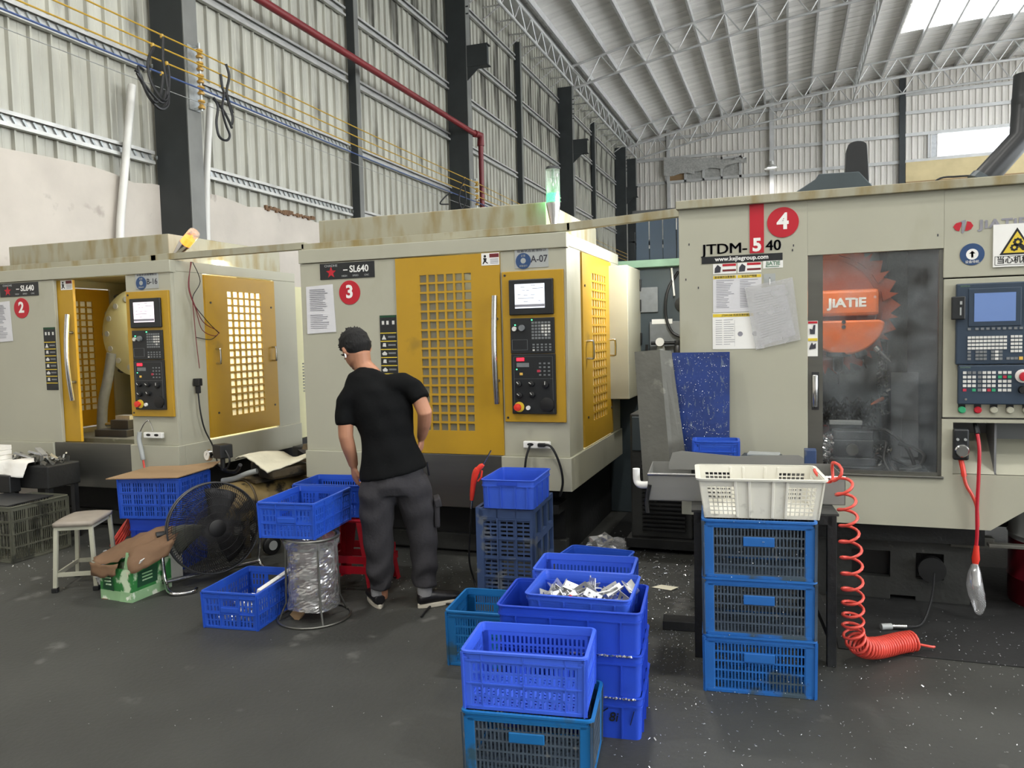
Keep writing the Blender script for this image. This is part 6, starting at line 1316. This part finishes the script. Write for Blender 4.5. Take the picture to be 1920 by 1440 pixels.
def fuse(m, name, mat, voxel=.008, smooth=6, fac=.5, deform=None):
    me = m.mesh(name); o = bpy.data.objects.new('tmp', me); COL.objects.link(o)
    r_ = o.modifiers.new('r', 'REMESH'); r_.mode = 'VOXEL'; r_.voxel_size = voxel; s_ = o.modifiers.new('s', 'SMOOTH'); s_.iterations = smooth; s_.factor = fac
    dg = bpy.context.evaluated_depsgraph_get(); dg.update(); me2 = bpy.data.meshes.new_from_object(o.evaluated_get(dg)); bpy.data.objects.remove(o); me2.name = name
    if deform:
        for v_ in me2.vertices: v_.co = deform(v_.co.copy())
    me2.materials.clear(); return link(name, me2, mat, pr, smooth='all')
X_, Y_, Z_ = (1,0,0), (0,1,0), (0,0,1)
tl = Vector((.97, 0, -.22)).normalized()     # shoulder line dips to the left
# body: head, neck, trunk, arms, legs as one skin
b = MB()
hc = Vector((-.228, .19, 1.492)); hx = Vector((.93, .25, .26)).normalized(); hf = Vector((-.42, .72, -.55)).normalized(); hx = (hx-hf*hx.dot(hf)).normalized(); hu = hx.cross(hf)
def H(a, f_, u): return hc+hx*a+hf*f_+hu*u
for secs in ([(H(0,.0,-.10), .045, .055), (H(0,.012,-.075), .06, .075), (H(0,.01,-.04), .068, .088), (H(0,.0,0), .074, .094), (H(0,-.004,.04), .074, .094), (H(0,-.004,.075), .06, .078), (H(0,-.002,.098), .03, .04)],):
    loft(b, [(c_, rx, ry, hx, hf) for c_, rx, ry in secs], 20)
limb(b, [H(0,.07,-.02), H(0,.105,-.035), H(0,.108,-.05)], [.012, .015, .012], 10)            # nose
limb(b, [H(-.02,.08,-.075), H(0,.092,-.077), H(.02,.08,-.075)], [.009, .011, .009], 8)       # lips
ball(b, tuple(H(0,.072,-.10)), .02)                                                          # chin
for s_ in (-1, 1): limb(b, [H(s_*.072,-.005,-.03), H(s_*.083,-.012,-.01), H(s_*.084,-.014,.012), H(s_*.074,-.005,.02)], [.011, .014, .013, .009], 10, .7)
limb(b, [H(0,-.03,-.04), (-.19,.15,1.40), (-.145,.125,1.35), (-.12,.11,1.30)], [.056, .054, .055, .06])
loft(b, [((-.11,.10,1.28), .11, .06, tl, Y_), ((-.105,.085,1.2), .15, .10, tl, Y_), ((-.07,.06,1.05), .14, .095, X_, Y_), ((-.04,.03,.9), .145, .10, X_, Y_), ((-.03,.0,.76), .15, .11, X_, Y_)], 20)
LA = [(-.25,.08,1.235), (-.275,.06,1.16), (-.295,.045,1.08), (-.296,.04,1.0), (-.285,.055,.94), (-.27,.085,.87), (-.262,.10,.82)]
limb(b, LA, [.055, .05, .046, .042, .041, .034, .027])
RA = [(.04,.06,1.27), (.095,.035,1.245), (.13,.005,1.19), (.155,-.02,1.125), (.152,.03,1.06), (.142,.08,1.0), (.135,.115,.965)]
limb(b, RA, [.048, .046, .045, .043, .04, .033, .027])
for lg in ([(-.105,.0,.72),(-.115,.015,.43),(-.127,.02,.1),(-.13,.03,.05)], [(.062,0,.72),(.12,.02,.43),(.12,-.03,.1),(.12,-.03,.05)]): limb(b, lg, [.085, .06, .04, .04])
def hand(w_, d_, n_, mirror):
    """palm and five fingers from the wrist: d_ towards the fingertips, n_ out of the back of the hand"""
    w_, d_, n_ = Vector(w_), Vector(d_).normalized(), Vector(n_); n_ = (n_-d_*n_.dot(d_)).normalized(); s_ = d_.cross(n_)*mirror
    loft(b, [(w_, .026, .02, s_, n_), (w_+d_*.03, .033, .017, s_, n_), (w_+d_*.06, .038, .016, s_, n_), (w_+d_*.082, .036, .013, s_, n_)], 12)
    for k, (off, l_) in enumerate(((-.028,.062),(-.0095,.07),(.0095,.066),(.027,.052))):
        a = w_+d_*.078+s_*off; limb(b, [a, a+d_*l_*.45-n_*.006, a+d_*l_*.8-n_*.025, a+d_*l_*.9-n_*.045], [.0095, .0088, .008, .0065], 8)
    a = w_+d_*.025-s_*.03; limb(b, [a, a+d_*.03-s_*.018-n_*.008, a+d_*.06-s_*.02-n_*.02], [.012, .0105, .008], 8)
hand((-.262,.10,.82), (.06,.12,-.75), (-.75,-.35,0), 1)
hand((.135,.115,.965), (-.05,.35,-.8), (.85,-.3,0), -1)
body = fuse(b, 'body', 'skin', .0052, 3, .5)
# hair: a close cap over the crown and back of the head with short tufts, faded at the neck
hm = MB(); loft(hm, [(H(0,-.045,-.055), .045, .03, hx, hf), (H(0,-.028,-.02), .078, .078, hx, hf), (H(0,-.018,.02), .086, .092, hx, hf), (H(0,-.012,.06), .086, .098, hx, hf), (H(0,-.006,.095), .072, .086, hx, hf), (H(0,.0,.118), .045, .06, hx, hf), (H(0,0,.126), .012, .02, hx, hf)], 24)
random.seed(44)
for k in range(130):
    a = random.random()*2*PI; u = random.uniform(-.015, .112); r_ = math.sqrt(max(.05, 1-(u/.13)**2)); c_ = H(.08*r_*math.cos(a), -.008+.095*r_*math.sin(a), u); o_ = (c_-hc).normalized(); limb(hm, [c_-o_*.012, c_+o_*.006, c_+o_*random.uniform(.008, .015)+hu*.01+hx*random.uniform(-.008, .008)], [.009, .0065, .003], 6)
fuse(hm, 'hair', 'hair', .0045, 4, .5)
e_ = MB(); c_ = H(-.083,-.005,-.012); e_.tube([c_, c_-hu*.012+hf*.002, c_-hu*.03+hf*.012], [.007, .006, .0035], 8); e_.build('earbud', 'earbud', pr, smooth=True)
# T-shirt
s = MB()
loft(s, [((-.155,.135,1.375), .062, .058, tl, (0,.9,-.3)), ((-.135,.12,1.35), .105, .07, tl, (0,.95,-.2)), ((-.11,.105,1.318), .168, .088, tl, Y_), ((-.105,.09,1.255), .198, .112, tl, Y_), ((-.095,.075,1.18), .192, .124, tl, Y_), ((-.08,.06,1.09), .172, .122, X_, Y_), ((-.062,.045,1.0), .152, .118, X_, Y_), ((-.048,.032,.92), .162, .122, (1,0,.04), Y_), ((-.038,.02,.85), .182, .128, (1,0,.10), Y_), ((-.036,.012,.80), .192, .137, (1,0,.16), Y_), ((-.036,.01,.775), .194, .139, (1,0,.18), Y_)], 28)
limb(s, [(-.16,.09,1.27), (-.24,.08,1.25), (-.285,.065,1.19), (-.298,.055,1.11), (-.30,.05,1.062)], [.08, .075, .064, .06, .058])
limb(s, [(-.04,.08,1.275), (.04,.06,1.285), (.095,.035,1.258), (.125,.01,1.218), (.138,.0,1.196)], [.075, .072, .064, .06, .057])
def cloth_def(fr, am):
    def g_(c_):
        n_ = math.sin(c_.z*fr+c_.x*17+math.sin(c_.y*23)*1.5)*math.sin(c_.x*fr*.7-c_.z*11); return c_+Vector((0, -am*n_, 0)) + Vector((am*.5*n_, 0, 0))
    return g_
fuse(s, 'shirt', 'shirt', .008, 14, .5, cloth_def(38, .005))
# trousers with a turned cuff and a cargo pocket
q = MB()
loft(q, [((-.036,.012,.86), .16, .108, X_, Y_), ((-.034,.005,.80), .174, .118, X_, Y_), ((-.028,.0,.72), .184, .13, X_, Y_), ((-.024,.0,.665), .175, .12, X_, Y_)], 28)
limb(q, [(-.115,0,.74), (-.128,0,.66), (-.136,.005,.56), (-.135,.012,.46), (-.13,.015,.36), (-.128,.012,.26), (-.128,.012,.17), (-.13,.015,.115)], [.105, .108, .10, .092, .085, .08, .074, .06], 18)
limb(q, [(.055,0,.74), (.075,0,.66), (.10,.005,.56), (.118,.01,.46), (.125,.0,.36), (.126,-.012,.26), (.124,-.02,.17), (.122,-.025,.12)], [.105, .11, .10, .09, .082, .076, .074, .064], 18)
def trou(c_):
    low = max(0, .5-c_.z); a = .005+.045*low*low+.012*max(0, low-.2); n_ = math.sin(c_.z*(46+30*low)+c_.x*9*(1 if c_.x > -.03 else -1)+math.sin(c_.x*30)*1.2); return c_+Vector((a*.5*n_*(1 if c_.x > -.03 else -1), -a*n_, 0))
fuse(q, 'trousers', 'trousers', .008, 4, .5, trou)
MB().box(.19, .222, -.06, .07, .46, .60).build('cargo_pocket', 'trousers', pr, bevel=.012); MB().box(-.02, .02, -.066, .076, -.025, .025, Matrix.Translation((.212, 0, .605)) @ Matrix.Rotation(-.2, 4, 'Y')).build('pocket_flap', 'trousers', pr, bevel=.008)
m = MB(); m.tube([(.158,-.03,.84),(.164,-.02,.79),(.168,.0,.76)], .006, 6); m.build('pocket_piping', 'panel_black', pr, smooth=True)
# socks and shoes
def shoe(hx_, hy_, ang, n):
    d_ = Vector((math.sin(ang), math.cos(ang), 0)); s_ = Vector((math.cos(ang), -math.sin(ang), 0)); o_ = Vector((hx_, hy_, 0))
    u = MB(); loft(u, [(o_+d_*(-.002)+Vector((0,0,.052)), .03, .03, s_, Vector((0,0,1))), (o_+d_*.03+Vector((0,0,.056)), .038, .04, s_, Vector((0,0,1))), (o_+d_*.09+Vector((0,0,.055)), .042, .04, s_, Vector((0,0,1))), (o_+d_*.16+Vector((0,0,.045)), .047, .032, s_, Vector((0,0,1))), (o_+d_*.22+Vector((0,0,.038)), .045, .026, s_, Vector((0,0,1))), (o_+d_*.262+Vector((0,0,.034)), .028, .018, s_, Vector((0,0,1)))], 18)
    sh_ = fuse(u, 'shoe', 'shoe', .006, 3)
    out = []
    for k in range(28):
        a = 2*PI*k/28; ca_, sa_ = math.cos(a), math.sin(a); L2 = .135*ca_; w2 = (.041+.008*ca_)*sa_*(1 if abs(ca_) < .9 else .95); out.append(o_+d_*(.128+L2)+s_*w2)
    q_ = MB(); nn = len(out); q_.v = [tuple(p) for p in out]+[tuple(p+Vector((0,0,.026))) for p in out]; q_.f = [tuple(range(nn-1, -1, -1)), tuple(range(nn, 2*nn))]+[(i, (i+1) % nn, (i+1) % nn+nn, i+nn) for i in range(nn)]; so_ = q_.build('sole', 'sole', sh_, bevel=.004)
    k_ = MB(); k_.tube([o_+d_*.04+Vector((0,0,.07)), o_+d_*.04+Vector((0,0,.10)), o_+d_*.04+Vector((0,0,.14))], [.04, .043, .042], 16); k_.build('sock', 'sock', pr, smooth=True)
shoe(-.135, -.02, -.22, 'l'); shoe(.085, -.055, 1.2, 'r')
# ================================================================== lettering to meshes
bpy.context.view_layer.update(); dg = bpy.context.evaluated_depsgraph_get()
for o in [o for o in bpy.data.objects if o.type == 'FONT']:
    me = bpy.data.meshes.new_from_object(o.evaluated_get(dg)); n_ = bpy.data.objects.new(o.name, me); COL.objects.link(n_); n_.parent = o.parent; n_.location = o.location; n_.rotation_euler = o.rotation_euler; n_.scale = o.scale
    nm = o.name; bpy.data.objects.remove(o); n_.name = nm
